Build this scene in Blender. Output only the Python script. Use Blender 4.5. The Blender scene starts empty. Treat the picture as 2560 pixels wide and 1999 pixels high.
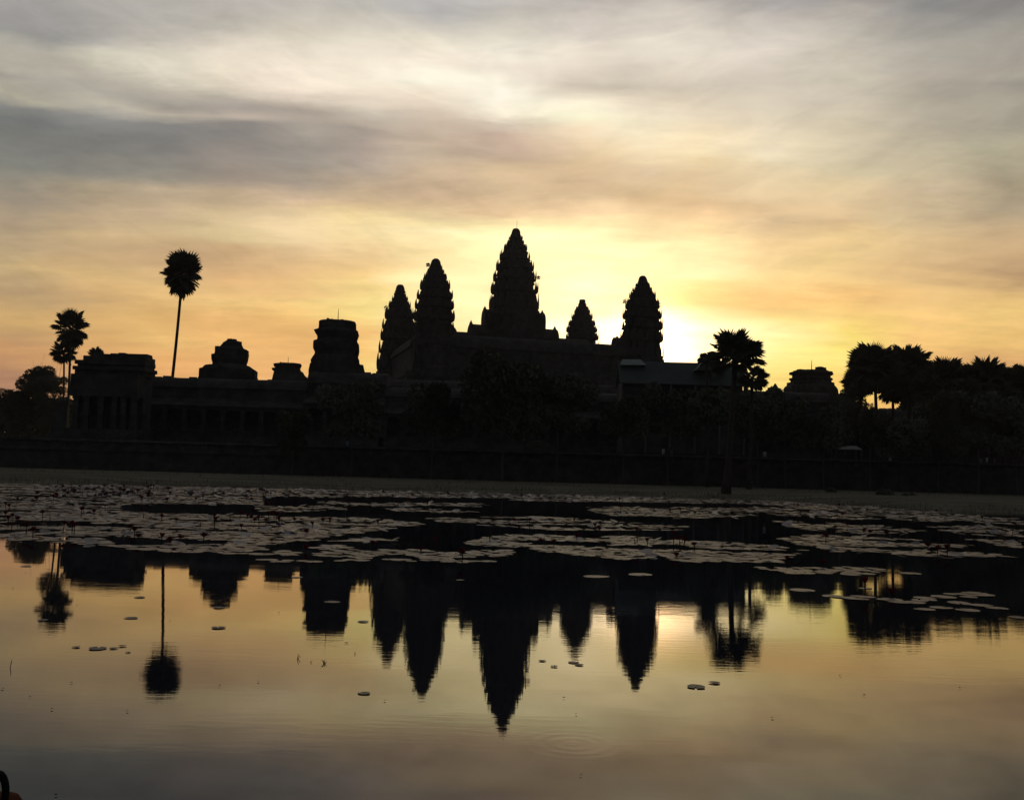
import bpy, bmesh, math, random
from mathutils import Vector, Matrix, noise as mnoise

random.seed(7)
R = math.radians
scene = bpy.context.scene
col = scene.collection

# ------------------------------------------------------------------ camera
F = 2500.0                       # focal length in photo pixels (2560 wide)
EYE = Vector((0, 0, 1.7))
PITCH, ROLL = math.atan(174.5 / F), R(1.55)
_f = Vector((0, math.cos(PITCH), math.sin(PITCH)))
_U = Vector((0, -math.sin(PITCH), math.cos(PITCH)))
_r = Vector((1, 0, 0)) * math.cos(ROLL) + _U * math.sin(ROLL)
_u = Vector((-1, 0, 0)) * math.sin(ROLL) + _U * math.cos(ROLL)
cam = bpy.data.cameras.new('camera'); cam_ob = bpy.data.objects.new('camera', cam); col.objects.link(cam_ob)
cam.sensor_width = 36; cam.sensor_fit = 'HORIZONTAL'; cam.lens = 36 * F / 2560
cam.clip_start = 0.05; cam.clip_end = 9000
cam_ob.matrix_world = Matrix(((_r.x, _u.x, -_f.x, EYE.x), (_r.y, _u.y, -_f.y, EYE.y), (_r.z, _u.z, -_f.z, EYE.z), (0, 0, 0, 1)))
scene.camera = cam_ob

def ray(px, py):
    return (_f + _r * ((px - 1280) / F) - _u * ((py - 999.5) / F)).normalized()
def P(px, py, D):                # the world point at depth y = D seen at a place of the photo
    d = ray(px, py); return EYE + d * (D / d.y)
def G(px, py, z=0.0):            # the point of a level plane
    d = ray(px, py); return EYE + d * ((z - EYE.z) / d.z)
def proj(p):
    v = Vector(p) - EYE; w = v.dot(_f)
    return 1280 + F * v.dot(_r) / w, 999.5 - F * v.dot(_u) / w

# ------------------------------------------------------------------ exposure
vs = scene.view_settings
scene.display_settings.display_device = 'sRGB'
vs.view_transform = 'Standard'; vs.look = 'None'; vs.exposure = 0; vs.gamma = 1; vs.use_curve_mapping = False
scene.cycles.max_bounces = 6; scene.cycles.diffuse_bounces = 2; scene.cycles.glossy_bounces = 3
scene.cycles.caustics_reflective = False; scene.cycles.caustics_refractive = False
scene.cycles.sample_clamp_indirect = 4

# ------------------------------------------------------------------ sun
SUN = ray(1636, 868)
SUN_EL = math.asin(SUN.z); SUN_AZ = math.atan2(SUN.x, SUN.y)
sl = bpy.data.lights.new('sun', 'SUN'); sl.energy = 0.5; sl.angle = R(0.53); sl.color = (1, .72, .42)
so = bpy.data.objects.new('sun', sl); col.objects.link(so)
so.rotation_mode = 'QUATERNION'; so.rotation_quaternion = SUN.to_track_quat('Z', 'Y'); so.location = (0, 0, 60)

# ------------------------------------------------------------------ sky (colours of the dawn clouds by compass direction and height)
SKY = {
60: [(0,160,156,153),(60,160,157,154),(88,152,150,145),(135,178,172,160),(176,180,174,160),(202,166,160,150),(235,182,176,158),(264,136,135,131),(305,118,120,118),(352,122,122,118),(410,130,130,122),(457,145,138,124),(510,158,145,124),(557,175,155,124),(622,190,165,122),(674,202,175,122),(733,190,160,114),(792,215,175,107),(839,196,156,102),(880,208,156,100),(930,178,132,96)],
230: [(0,176,172,166),(60,180,175,168),(115,188,183,175),(140,214,208,190),(165,218,212,192),(190,190,182,168),(220,178,172,160),(242,192,185,168),(265,168,163,153),(290,138,136,132),(330,124,124,121),(380,132,130,123),(430,140,135,125),(480,175,158,130),(540,190,166,130),(590,208,180,130),(640,198,168,122),(690,215,180,118),(740,208,170,112),(800,225,180,108),(850,222,172,102),(920,215,160,98)],
400: [(0,180,175,168),(60,183,178,170),(100,195,188,178),(140,222,214,196),(180,228,220,200),(205,195,186,170),(240,168,160,150),(270,190,180,164),(290,165,158,148),(310,135,133,130),(370,130,128,124),(410,145,140,130),(440,150,143,128),(480,190,170,140),(520,196,172,138),(560,215,188,140),(600,213,182,130),(630,198,165,120),(680,220,185,125),(740,232,190,118),(790,225,180,105),(850,235,190,110),(890,240,180,105),(940,240,178,105)],
575: [(0,186,180,174),(50,192,186,176),(100,205,197,184),(140,230,218,200),(180,242,230,208),(210,222,210,190),(235,180,170,158),(260,170,160,152),(285,195,180,165),(315,140,135,130),(350,143,138,132),(400,160,148,138),(450,158,144,130),(490,190,168,138),(540,222,196,146),(590,228,204,148),(620,205,170,122),(660,205,168,118),(700,232,186,122),(760,248,205,125),(800,238,185,110),(850,245,190,110),(940,245,182,108)],
750: [(0,195,190,182),(60,208,200,186),(120,220,210,192),(170,245,232,212),(210,252,238,218),(245,200,186,170),(270,172,160,148),(300,180,168,155),(345,172,162,150),(370,158,150,140),(430,163,152,138),(470,175,160,142),(500,200,175,145),(530,228,200,155),(580,245,218,165),(610,235,203,148),(650,226,188,132),(700,238,195,130),(760,248,205,125),(800,250,200,115),(840,235,182,105),(880,240,185,108),(940,245,185,110)],
925: [(0,190,187,180),(40,205,198,186),(80,218,210,196),(130,235,225,206),(170,250,238,218),(220,248,234,212),(250,230,216,196),(290,198,188,172),(320,192,178,162),(345,168,156,146),(380,175,160,148),(420,178,163,148),(470,190,168,140),(510,210,182,140),(550,250,222,158),(580,255,228,165),(640,240,205,142),(690,252,212,135),(750,255,230,138),(790,255,225,130),(830,245,192,112),(870,255,205,115),(940,255,212,118)],
1100: [(0,195,192,190),(40,180,178,176),(70,205,198,188),(120,232,222,202),(160,252,242,222),(200,255,250,228),(240,248,232,210),(280,215,198,178),(300,208,190,170),(340,200,182,162),(370,190,172,152),(400,205,184,158),(440,205,180,150),(490,208,178,142),(530,225,198,150),(560,250,228,165),(580,255,245,185),(620,255,235,165),(680,255,250,180),(750,255,252,185),(830,255,240,155),(940,255,225,130)],
1270: [(0,205,202,200),(40,200,194,184),(90,225,218,202),(130,246,238,220),(165,242,230,212),(200,252,246,226),(250,255,248,228),(290,255,244,220),(312,215,200,180),(350,205,180,162),(400,200,174,150),(430,215,188,152),(480,218,190,150),(530,240,205,155),(560,255,242,175),(600,255,255,195),(650,255,255,190),(780,255,255,190),(850,255,245,165),(940,255,235,140)],
1450: [(0,195,190,186),(30,182,177,172),(60,210,200,190),(110,220,210,198),(140,242,230,212),(165,240,226,208),(200,215,202,185),(230,225,212,192),(270,253,245,218),(300,255,250,215),(330,248,226,192),(370,240,214,176),(400,228,200,160),(440,218,188,150),(480,232,202,158),(520,250,216,165),(560,255,245,180),(580,255,252,190),(600,255,255,205),(650,255,252,195),(700,255,255,210),(780,255,255,205),(820,255,255,240),(870,255,255,245),(940,255,245,180)],
1580: [(0,184,178,175),(40,195,188,180),(80,215,206,194),(130,235,226,210),(170,222,210,194),(215,208,196,178),(250,230,216,194),(290,250,238,208),(340,254,240,206),(380,248,226,186),(420,225,200,165),(460,215,188,146),(500,225,192,145),(550,252,218,160),(600,255,240,175),(640,255,255,200),(700,255,250,170),(740,255,250,165),(780,255,255,195),(820,255,255,245),(890,255,255,250),(940,255,248,190)],
1720: [(0,175,170,168),(30,182,176,172),(60,208,200,188),(100,226,216,202),(140,242,232,215),(170,228,216,198),(210,212,200,182),(240,222,208,185),(280,240,224,198),(330,248,228,190),(380,252,234,192),(400,240,215,170),(430,222,195,155),(470,230,198,152),(510,226,192,145),(550,250,212,155),(590,255,225,160),(630,255,250,180),(680,255,253,185),(720,255,232,140),(760,255,220,130),(800,255,248,180),(830,255,255,225),(890,255,255,228),(940,255,250,180)],
1920: [(0,165,160,158),(40,178,172,168),(80,205,197,186),(110,228,217,204),(150,220,210,196),(200,218,207,190),(250,218,206,186),(290,225,212,188),(330,238,222,194),(380,244,228,194),(420,232,212,175),(470,235,208,165),(520,222,192,145),(570,220,190,145),(610,250,215,152),(650,255,222,155),(690,255,226,150),(730,250,205,125),(760,252,205,122),(800,255,232,140),(840,255,250,165),(880,255,250,150),(940,255,225,120)],
2110: [(0,150,146,144),(30,175,168,160),(60,185,178,168),(100,200,192,178),(150,208,198,182),(210,205,196,178),(260,212,200,180),(300,208,196,172),(350,222,208,178),(390,225,210,178),(430,215,200,165),(470,230,205,160),(520,235,205,155),(560,215,185,135),(600,238,205,142),(650,238,205,135),(700,252,212,135),(740,250,200,120),(780,252,208,120),(830,255,225,110),(870,255,235,115),(900,255,238,125),(950,255,212,100)],
2300: [(0,140,139,138),(50,162,158,152),(100,180,174,164),(150,178,172,160),(200,182,173,160),(240,172,164,150),(300,188,178,160),(360,198,186,162),(420,205,190,160),(470,205,184,152),(520,215,192,150),(570,218,192,144),(620,230,198,140),(670,225,188,130),(720,238,198,128),(780,250,205,125),(830,252,205,120),(870,255,205,118),(950,250,190,105)],
2500: [(0,135,133,130),(40,145,142,138),(80,165,160,150),(140,168,160,150),(200,170,164,150),(230,152,146,136),(270,170,163,148),(310,165,157,142),(350,180,172,148),(420,175,165,140),(470,165,152,126),(530,182,164,132),(590,200,172,128),(640,212,178,128),(690,190,155,110),(740,232,192,118),(790,245,205,120),(850,240,195,110),(890,225,175,105),(950,215,165,100)],
}
def s2l(c):
    c /= 255.0
    return c / 12.92 if c <= .04045 else ((c + .055) / 1.055) ** 2.4
def sky_lin(y, r, g, b):         # what the photo clips is given back its brightness over white
    q = min(1, max(0, (y - 420) / 120)); b = b + q * (.07 * (g - b) + .02 * (255 - b))
    r, g, b = s2l(r), s2l(g), s2l(b)
    k = min(1, max(0, (y - 480) / 140))
    if g > .97: g = max(g, g + k * (1.35 * b - .68))
    if r > .97: r = max(r, 1 + k * (1.2 * g - .95))
    return r, g, b

world = bpy.data.worlds.new('World'); scene.world = world; world.use_nodes = True
wt = world.node_tree; wt.nodes.clear()
def wn(t, **kw):
    n = wt.nodes.new(t)
    for k, v in kw.items(): setattr(n, k, v)
    return n
def lk(a, b, tree=None): (tree or wt).links.new(a, b)
def wmath(op, a, b=None, c=None, clamp=False):
    n = wn('ShaderNodeMath', operation=op, use_clamp=clamp)
    for i, v in enumerate((a, b, c)):
        if v is None: continue
        if isinstance(v, (int, float)): n.inputs[i].default_value = v
        else: lk(v, n.inputs[i])
    return n.outputs[0]
def wmix(f, a, b, mode='MIX'):
    n = wn('ShaderNodeMix', data_type='RGBA', blend_type=mode, clamp_factor=True)
    for s, v in ((n.inputs[0], f), (n.inputs[6], a), (n.inputs[7], b)):
        if isinstance(v, (int, float)): s.default_value = v
        elif isinstance(v, tuple): s.default_value = (*v, 1)
        else: lk(v, s)
    return n.outputs[2]
geo = wn('ShaderNodeTexCoord')
sep = wn('ShaderNodeSeparateXYZ'); lk(geo.outputs['Generated'], sep.inputs[0])
X, Y, Z = sep.outputs
# cloud deck seen in perspective: direction divided by height
zz = wmath('ADD', wmath('MAXIMUM', Z, 0.0), .14)
deck = wn('ShaderNodeCombineXYZ'); lk(wmath('DIVIDE', X, zz), deck.inputs[0]); lk(wmath('DIVIDE', Y, zz), deck.inputs[1])
def deck_noise(rot, sc, scale, detail, rough, seed):
    m = wn('ShaderNodeMapping'); m.inputs['Rotation'].default_value = (0, 0, R(rot)); m.inputs['Scale'].default_value = (*sc, 1)
    m.inputs['Location'].default_value = (seed, seed * .7, 0)
    lk(deck.outputs[0], m.inputs[0])
    n = wn('ShaderNodeTexNoise'); n.inputs['Scale'].default_value = scale; n.inputs['Detail'].default_value = detail; n.inputs['Roughness'].default_value = rough
    lk(m.outputs[0], n.inputs['Vector'])
    return n.outputs['Fac']
n1 = deck_noise(12, (.8, 2.0), 1.6, 6, .6, 3.1)
n2 = deck_noise(-8, (.9, 2.6), 1.3, 5, .55, 8.4)
n3 = deck_noise(14, (.8, 4.5), 2.2, 7, .62, 5.2)
n4 = deck_noise(-22, (.7, 3.0), 3.6, 6, .6, 1.7)
az0 = wmath('ARCTAN2', X, Y); el0 = wmath('ARCSINE', Z)
el = wmath('ADD', el0, wmath('MULTIPLY', wmath('SUBTRACT', n1, .5), wmath('MULTIPLY', wmath('ADD', wmath('MAXIMUM', el0, 0), .05), .16)))
az = wmath('ADD', az0, wmath('MULTIPLY', wmath('SUBTRACT', n2, .5), .16))
E0, E1 = R(-3), R(29)
t = wmath('DIVIDE', wmath('SUBTRACT', el, E0), E1 - E0, clamp=True)
cur = None; last_az = None
for px in sorted(SKY):
    ramp = wn('ShaderNodeValToRGB'); cr = ramp.color_ramp; cr.interpolation = 'LINEAR'
    stops = []
    for (py, r, g, b) in SKY[px]:
        d = ray(px, py); stops.append(((math.asin(d.z) - E0) / (E1 - E0), sky_lin(py, r, g, b)))
    stops.sort()
    while len(cr.elements) > 1: cr.elements.remove(cr.elements[-1])
    for i, (p_, c_) in enumerate(stops):
        e = cr.elements[0] if i == 0 else cr.elements.new(p_)
        e.position = p_; e.color = (c_[0] * .25, c_[1] * .25, c_[2] * .25, 1)
    lk(t, ramp.inputs[0])
    d = ray(px, 520); a = math.atan2(d.x, d.y)
    if cur is None: cur = ramp.outputs[0]
    else: cur = wmix(wmath('DIVIDE', wmath('SUBTRACT', az, last_az), a - last_az, clamp=True), cur, ramp.outputs[0])
    last_az = a
clouds = wmix(1.0, cur, (4, 4, 4), 'MULTIPLY')
# wisps in the deck
# fine combed streaks that fan out from the middle of the deck
fan = wmath('SUBTRACT', el0, wmath('MULTIPLY', wmath('SQRT', wmath('ADD', wmath('MULTIPLY', az0, az0), .003)), .15))
fv = wn('ShaderNodeCombineXYZ'); lk(wmath('MULTIPLY', az0, 9.0), fv.inputs[0]); lk(wmath('MULTIPLY', fan, 26.0), fv.inputs[1])
n5 = wn('ShaderNodeTexNoise'); n5.inputs['Scale'].default_value = 1.3; n5.inputs['Detail'].default_value = 8; n5.inputs['Roughness'].default_value = .58; n5.inputs['Distortion'].default_value = .9
lk(fv.outputs[0], n5.inputs['Vector'])
high = wmath('MULTIPLY', el0, 5.0, clamp=True)
wisp = wmath('ADD', 1.0, wmath('ADD', wmath('MULTIPLY', wmath('SUBTRACT', n3, .5), .18), wmath('MULTIPLY', wmath('SUBTRACT', n4, .5), .14)))
mott = deck_noise(24, (1.0, 1.5), 5.5, 9, .64, 6.6)
mask = wmath('MULTIPLY', wmath('SUBTRACT', deck_noise(0, (1, 1.4), 1.4, 2, .5, 2.9), .38), 4.0, clamp=True)
wisp = wmath('ADD', wisp, wmath('MULTIPLY', wmath('MULTIPLY', wmath('SUBTRACT', mott, .5), wmath('ADD', mask, .25)), .48))
wisp = wmath('ADD', wisp, wmath('MULTIPLY', wmath('SUBTRACT', n5.outputs['Fac'], .5), wmath('ADD', .10, wmath('MULTIPLY', high, .32))))
wc = wn('ShaderNodeCombineXYZ')
for i in range(3): lk(wisp, wc.inputs[i])
clouds = wmix(1.0, clouds, wc.outputs[0], 'MULTIPLY')
# the sun's glow through the cloud
dotn = wn('ShaderNodeVectorMath', operation='DOT_PRODUCT'); lk(geo.outputs['Generated'], dotn.inputs[0]); dotn.inputs[1].default_value = SUN
ang = wmath('ARCCOSINE', wmath('MINIMUM', dotn.outputs['Value'], 1.0))
def glow(sig, colr, base):
    g = wmath('EXPONENT', wmath('MULTIPLY', wmath('POWER', wmath('DIVIDE', ang, R(sig)), 2.0), -1.0))
    c = wn('ShaderNodeCombineXYZ')
    for i in range(3): lk(wmath('MULTIPLY', g, colr[i]), c.inputs[i])
    return wmix(1.0, base, c.outputs[0], 'ADD')
clouds = glow(2.0, (3.2, 1.75, .75), clouds)
clouds = glow(5.5, (.20, .10, .04), clouds)
# the rest of the dome: overhead and the still dark west
hi = wmath('DIVIDE', wmath('SUBTRACT', el0, R(25)), R(30), clamp=True)
dome = wmix(hi, clouds, (.12, .122, .13))
away = wmath('DIVIDE', wmath('SUBTRACT', wmath('ABSOLUTE', az0), R(30)), R(30), clamp=True)
dome = wmix(away, dome, (.050, .053, .060))
below = wmath('MULTIPLY', Z, -40.0, clamp=True)
dome = wmix(below, dome, (.012, .012, .010))
nish = wn('ShaderNodeTexSky', sky_type='NISHITA'); nish.sun_disc = False; nish.sun_elevation = SUN_EL; nish.sun_rotation = SUN_AZ
nish.air_density = 1.2; nish.dust_density = 2.0
nsc = wmix(1.0, nish.outputs[0], (.05, .05, .05), 'MULTIPLY')     # clear sky at strength 0.05 behind the cloud deck
final = wmix(.03, dome, nsc)
bg = wn('ShaderNodeBackground'); lk(final, bg.inputs[0]); bg.inputs[1].default_value = 1
wo = wn('ShaderNodeOutputWorld'); lk(bg.outputs[0], wo.inputs[0])

# ------------------------------------------------------------------ materials
def mat(name, c0, c1=None, scale=1.0, rough=.9, spec=.2, bump=0.0, detail=6, stretch=None):
    m = bpy.data.materials.new(name); m.use_nodes = True
    nt = m.node_tree; b = nt.nodes['Principled BSDF']
    b.inputs['Base Color'].default_value = (*c0, 1); b.inputs['Roughness'].default_value = rough
    b.inputs['Specular IOR Level'].default_value = spec
    if c1:
        tc = nt.nodes.new('ShaderNodeTexCoord'); n = nt.nodes.new('ShaderNodeTexNoise')
        n.inputs['Scale'].default_value = scale; n.inputs['Detail'].default_value = detail; n.inputs['Roughness'].default_value = .65
        if stretch:
            mp = nt.nodes.new('ShaderNodeMapping'); mp.inputs['Scale'].default_value = stretch
            nt.links.new(tc.outputs['Object'], mp.inputs[0]); nt.links.new(mp.outputs[0], n.inputs['Vector'])
        else: nt.links.new(tc.outputs['Object'], n.inputs['Vector'])
        r = nt.nodes.new('ShaderNodeValToRGB')
        r.color_ramp.elements[0].position = .32; r.color_ramp.elements[0].color = (*c0, 1)
        r.color_ramp.elements[1].position = .68; r.color_ramp.elements[1].color = (*c1, 1)
        nt.links.new(n.outputs['Fac'], r.inputs[0]); nt.links.new(r.outputs[0], b.inputs['Base Color'])
        if bump:
            bp = nt.nodes.new('ShaderNodeBump'); bp.inputs['Strength'].default_value = 1; bp.inputs['Distance'].default_value = bump
            nt.links.new(n.outputs['Fac'], bp.inputs['Height']); nt.links.new(bp.outputs[0], b.inputs['Normal'])
    return m
M = {
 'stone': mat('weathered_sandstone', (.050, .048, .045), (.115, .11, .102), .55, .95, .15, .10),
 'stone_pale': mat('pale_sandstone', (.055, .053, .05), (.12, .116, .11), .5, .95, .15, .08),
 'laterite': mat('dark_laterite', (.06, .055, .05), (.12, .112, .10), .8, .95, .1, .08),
 'grass': mat('short_grass', (.11, .105, .078), (.23, .22, .165), .35, 1, .0, .03, stretch=(.5, 1.6, 1)),
 'blade': mat('grass_blade', (.10, .105, .06), (.18, .18, .11), 2, .9, .1),
 'palm_leaf': mat('palm_leaf', (.06, .07, .045), (.11, .12, .08), 2, .65, .3),
 'bark': mat('palm_bark', (.05, .045, .04), (.11, .10, .085), 3, .95, .1, .03, stretch=(1, 1, 5)),
 'pale_bark': mat('pale_bark', (.07, .068, .06), (.14, .135, .12), 3, .95, .1, .02),
 'leaf': mat('tree_leaf', (.09, .10, .07), (.17, .18, .13), .9, .8, .2),
 'far_leaf': mat('distant_tree_leaf', (.05, .06, .04), (.09, .10, .07), .5, .9, .1),
 'pad': mat('lily_pad', (.062, .046, .054), (.098, .074, .084), 3, .42, .34),
 'pad_dark': mat('dark_lily_pad', (.030, .022, .024), (.055, .040, .042), 3, .5, .4),  # darker pad colour, used on the nearer lone pads
 'petal': mat('red_petal', (.17, .010, .022), (.26, .018, .036), 20, .6, .3),
 'stem': mat('lily_stem', (.07, .03, .02), None, 1, .6, .3),
 'metal_roof': mat('green_sheet_roof', (.075, .093, .088), (.10, .125, .118), .4, .7, .3),
 'metal_light': mat('pale_green_sheet', (.19, .24, .225), (.24, .29, .275), .5, .6, .3),
 'pole': mat('steel_pole', (.12, .12, .12), None, 1, .5, .5),
 'skin': mat('skin', (.30, .18, .12)), 'hair': mat('hair', (.015, .012, .01)),
 'cloth_dark': mat('dark_cloth', (.05, .05, .06)), 'cloth_white': mat('white_cloth', (.75, .75, .75)),
 'cloth_blue': mat('pale_blue_cloth', (.30, .38, .48)), 'canvas': mat('pale_canvas', (.20, .20, .19)),
 'bag_red': mat('red_bag_cloth', (.075, .016, .010), (.095, .028, .012), 60, .9, .1), 'bag_black': mat('black_webbing', (.012, .012, .012), None, 1, .8, .2),
 'mud': mat('bank_mud', (.05, .045, .035), (.09, .08, .06), 2, .95, .1, .02),
}
# water: dark, clear surface with a few patches of fine ripple
wm = bpy.data.materials.new('pond_water'); wm.use_nodes = True
nt = wm.node_tree; pb = nt.nodes['Principled BSDF']
pb.inputs['Base Color'].default_value = (.015, .019, .031, 1); pb.inputs['Roughness'].default_value = .02; pb.inputs['IOR'].default_value = 1.33
def nn(t, **kw):
    n = nt.nodes.new(t)
    for k, v in kw.items(): setattr(n, k, v)
    return n
def nmath(op, a, b=None, clamp=False):
    n = nn('ShaderNodeMath', operation=op, use_clamp=clamp)
    for i, v in enumerate((a, b)):
        if v is None: continue
        if isinstance(v, (int, float)): n.inputs[i].default_value = v
        else: nt.links.new(v, n.inputs[i])
    return n.outputs[0]
tc = nn('ShaderNodeTexCoord')
def wnoise(sc, scale, detail, rough=.55, seed=0):
    mp = nn('ShaderNodeMapping'); mp.inputs['Scale'].default_value = sc; mp.inputs['Location'].default_value = (seed, seed, 0); mp.inputs['Rotation'].default_value = (0, 0, R(4))
    nt.links.new(tc.outputs['Object'], mp.inputs[0])
    n = nn('ShaderNodeTexNoise'); n.inputs['Scale'].default_value = scale; n.inputs['Detail'].default_value = detail; n.inputs['Roughness'].default_value = rough
    nt.links.new(mp.outputs[0], n.inputs['Vector']); return n.outputs['Fac']
ripple = wnoise((.4, 1.5, 1), 7.0, 4, .55, 2)
swell = wnoise((.25, .8, 1), 1.1, 2, .5, 9)
patch = wnoise((.10, .45, 1), .55, 3, .5, 4)
pf = nmath('ADD', nmath('MULTIPLY', nmath('SUBTRACT', patch, .44), 5.0, True), .22)
h = nmath('ADD', nmath('MULTIPLY', nmath('MULTIPLY', ripple, pf), .00062), nmath('MULTIPLY', swell, .0015))
ringp = G(1432, 1858)
rv = nn('ShaderNodeVectorMath', operation='DISTANCE'); nt.links.new(tc.outputs['Object'], rv.inputs[0]); rv.inputs[1].default_value = (ringp.x, ringp.y, 0)
rd = rv.outputs['Value']
ring = nmath('MULTIPLY', nmath('SINE', nmath('MULTIPLY', rd, 62.0)), nmath('EXPONENT', nmath('MULTIPLY', nmath('POWER', nmath('DIVIDE', nmath('SUBTRACT', rd, .14), .20), 2.0), -1.0)))
h = nmath('ADD', h, nmath('MULTIPLY', ring,   .00005))
bp = nn('ShaderNodeBump'); bp.inputs['Strength'].default_value = 1; bp.inputs['Distance'].default_value = 1
nt.links.new(h, bp.inputs['Height']); nt.links.new(bp.outputs[0], pb.inputs['Normal'])

# ------------------------------------------------------------------ helpers
def link(o, parent=None):
    col.objects.link(o)
    if parent: o.parent = parent
    return o
def tag(o, label=None, cat=None, group=None, kind=None):
    for k, v in (('label', label), ('category', cat), ('group', group), ('kind', kind)):
        if v: o[k] = v
    return o
def thing(name, label, cat, loc=(0, 0, 0), rz=0.0, group=None):
    o = bpy.data.objects.new(name, None); o.location = loc; o.rotation_euler = (0, 0, rz); o.empty_display_size = .5
    link(o); return tag(o, label, cat, group)
def dup(o, parent=None, **kw):
    c = o.copy(); link(c)
    c.parent = parent
    for ch in o.children: dup(ch, c)
    return c

class MB:
    def __init__(s): s.v = []; s.f = []
    def add(s, vs, fs):
        k = len(s.v); s.v += [tuple(p) for p in vs]; s.f += [tuple(i + k for i in f) for f in fs]; return s
    def box(s, x0, x1, y0, y1, z0, z1, rz=0, c=None):
        vs = [(x, y, z) for z in (z0, z1) for y in (y0, y1) for x in (x0, x1)]
        if rz:
            cx, cy = c or ((x0 + x1) / 2, (y0 + y1) / 2); ca, sa = math.cos(rz), math.sin(rz)
            vs = [(cx + (x - cx) * ca - (y - cy) * sa, cy + (x - cx) * sa + (y - cy) * ca, z) for x, y, z in vs]
        return s.add(vs, [(0, 2, 3, 1), (4, 5, 7, 6), (0, 1, 5, 4), (2, 6, 7, 3), (0, 4, 6, 2), (1, 3, 7, 5)])
    def rings(s, rings, cap=True):
        n = len(rings[0]); vs = [p for r in rings for p in r]; fs = []
        for k in range(len(rings) - 1):
            for i in range(n):
                j = (i + 1) % n; fs.append((k * n + i, k * n + j, (k + 1) * n + j, (k + 1) * n + i))
        if cap: fs += [tuple(range(n - 1, -1, -1)), tuple((len(rings) - 1) * n + i for i in range(n))]
        return s.add(vs, fs)
    def tube(s, pts, rad, n=8, cap=True):
        rings = []
        for i, p in enumerate(pts):
            p = Vector(p); a = Vector(pts[max(0, i - 1)]); b = Vector(pts[min(len(pts) - 1, i + 1)])
            d = (b - a).normalized(); q = d.orthogonal().normalized() if abs(d.z) < .8 else Vector((1, 0, 0)).cross(d).normalized()
            w = d.cross(q)
            rings.append([p + (q * math.cos(2 * math.pi * k / n) + w * math.sin(2 * math.pi * k / n)) * rad[i] for k in range(n)])
        return s.rings(rings, cap)
    def extrude_x(s, prof, x0, x1):      # prof: closed list of (y, z)
        n = len(prof)
        return s.rings([[(x0, y, z) for y, z in prof], [(x1, y, z) for y, z in prof]])
    def extrude_y(s, prof, y0, y1):
        return s.rings([[(x, y0, z) for x, z in prof], [(x, y1, z) for x, z in prof]])
    def mesh(s, name):
        me = bpy.data.meshes.new(name); me.from_pydata(s.v, [], s.f); me.validate(); return me
    def build(s, name, material, parent=None, smooth=False):
        me = s.mesh(name); me.materials.append(material)
        bm = bmesh.new(); bm.from_mesh(me); bmesh.ops.recalc_face_normals(bm, faces=bm.faces); bm.to_mesh(me); bm.free()
        if smooth: me.polygons.foreach_set('use_smooth', [True] * len(me.polygons))
        return link(bpy.data.objects.new(name, me), parent)
def rnd(a, b): return random.uniform(a, b)

# ------------------------------------------------------------------ ground and water
def shore(x):
    pts = [(-400, 48), (-55, 54), (-32, 63), (-18, 71), (0, 74.6), (18.4, 72), (29.7, 58), (50, 44), (400, 36)]
    for (a, da), (b, db) in zip(pts, pts[1:]):
        if x <= b: 
            k = max(0, (x - a) / (b - a)); k = k * k * (3 - 2 * k) if abs(b - a) < 60 else k
            return da + (db - da) * k + .9 * mnoise.noise(Vector((x * .22, 3, 0))) + .4 * mnoise.noise(Vector((x * .9, 7, 0)))
    return 40
bank = MB()
xs = [-2500, -900, -400, -200, -120] + [-90 + i * .8 for i in range(226)] + [120, 200, 400, 900, 2500]
offs = [-3, -.2, .3, 1.0, 2.5, 5, 9, 14]
rows = []
for x in xs:
    s = shore(x); r_ = []
    for o, z in zip(offs, [-.5, -.06, .04, .09, .17, .28, .38, .45]):
        r_.append((x, s + o, z + .05 * mnoise.noise(Vector((x * .4, o * .5, 1))) * (o > 0)))
    for y, z in ((max(100, s + 20), .46), (135, .48), (300, .5), (900, .5), (2600, .5)): r_.append((x, y, z))
    rows.append(r_)
nv = len(rows[0])
bank.add([p for r_ in rows for p in r_], [(i * nv + j, (i + 1) * nv + j, (i + 1) * nv + j + 1, i * nv + j + 1) for i in range(len(rows) - 1) for j in range(nv - 1)])
tag(bank.build('ground', M['grass'], smooth=True), kind='structure')
wmb = MB().add([(-450, -60, 0), (450, -60, 0), (450, 140, 0), (-450, 140, 0)], [(0, 1, 2, 3)])
tag(wmb.build('water', wm), kind='structure')
nb = MB(); g = []
for i in range(41):
    x = -20 + i; e = 3.55 + .18 * mnoise.noise(Vector((x * .7, 0, 0)))
    g.append([(x, -30, .18), (x, 2.6, .18), (x, e - .25, .16), (x, e, .06), (x, e + .4, -.3)])
nb.add([p for r_ in g for p in r_], [(i * 5 + j, (i + 1) * 5 + j, (i + 1) * 5 + j + 1, i * 5 + j + 1) for i in range(40) for j in range(4)])
tag(nb.build('near_bank', M['mud'], smooth=True), kind='structure')
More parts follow.
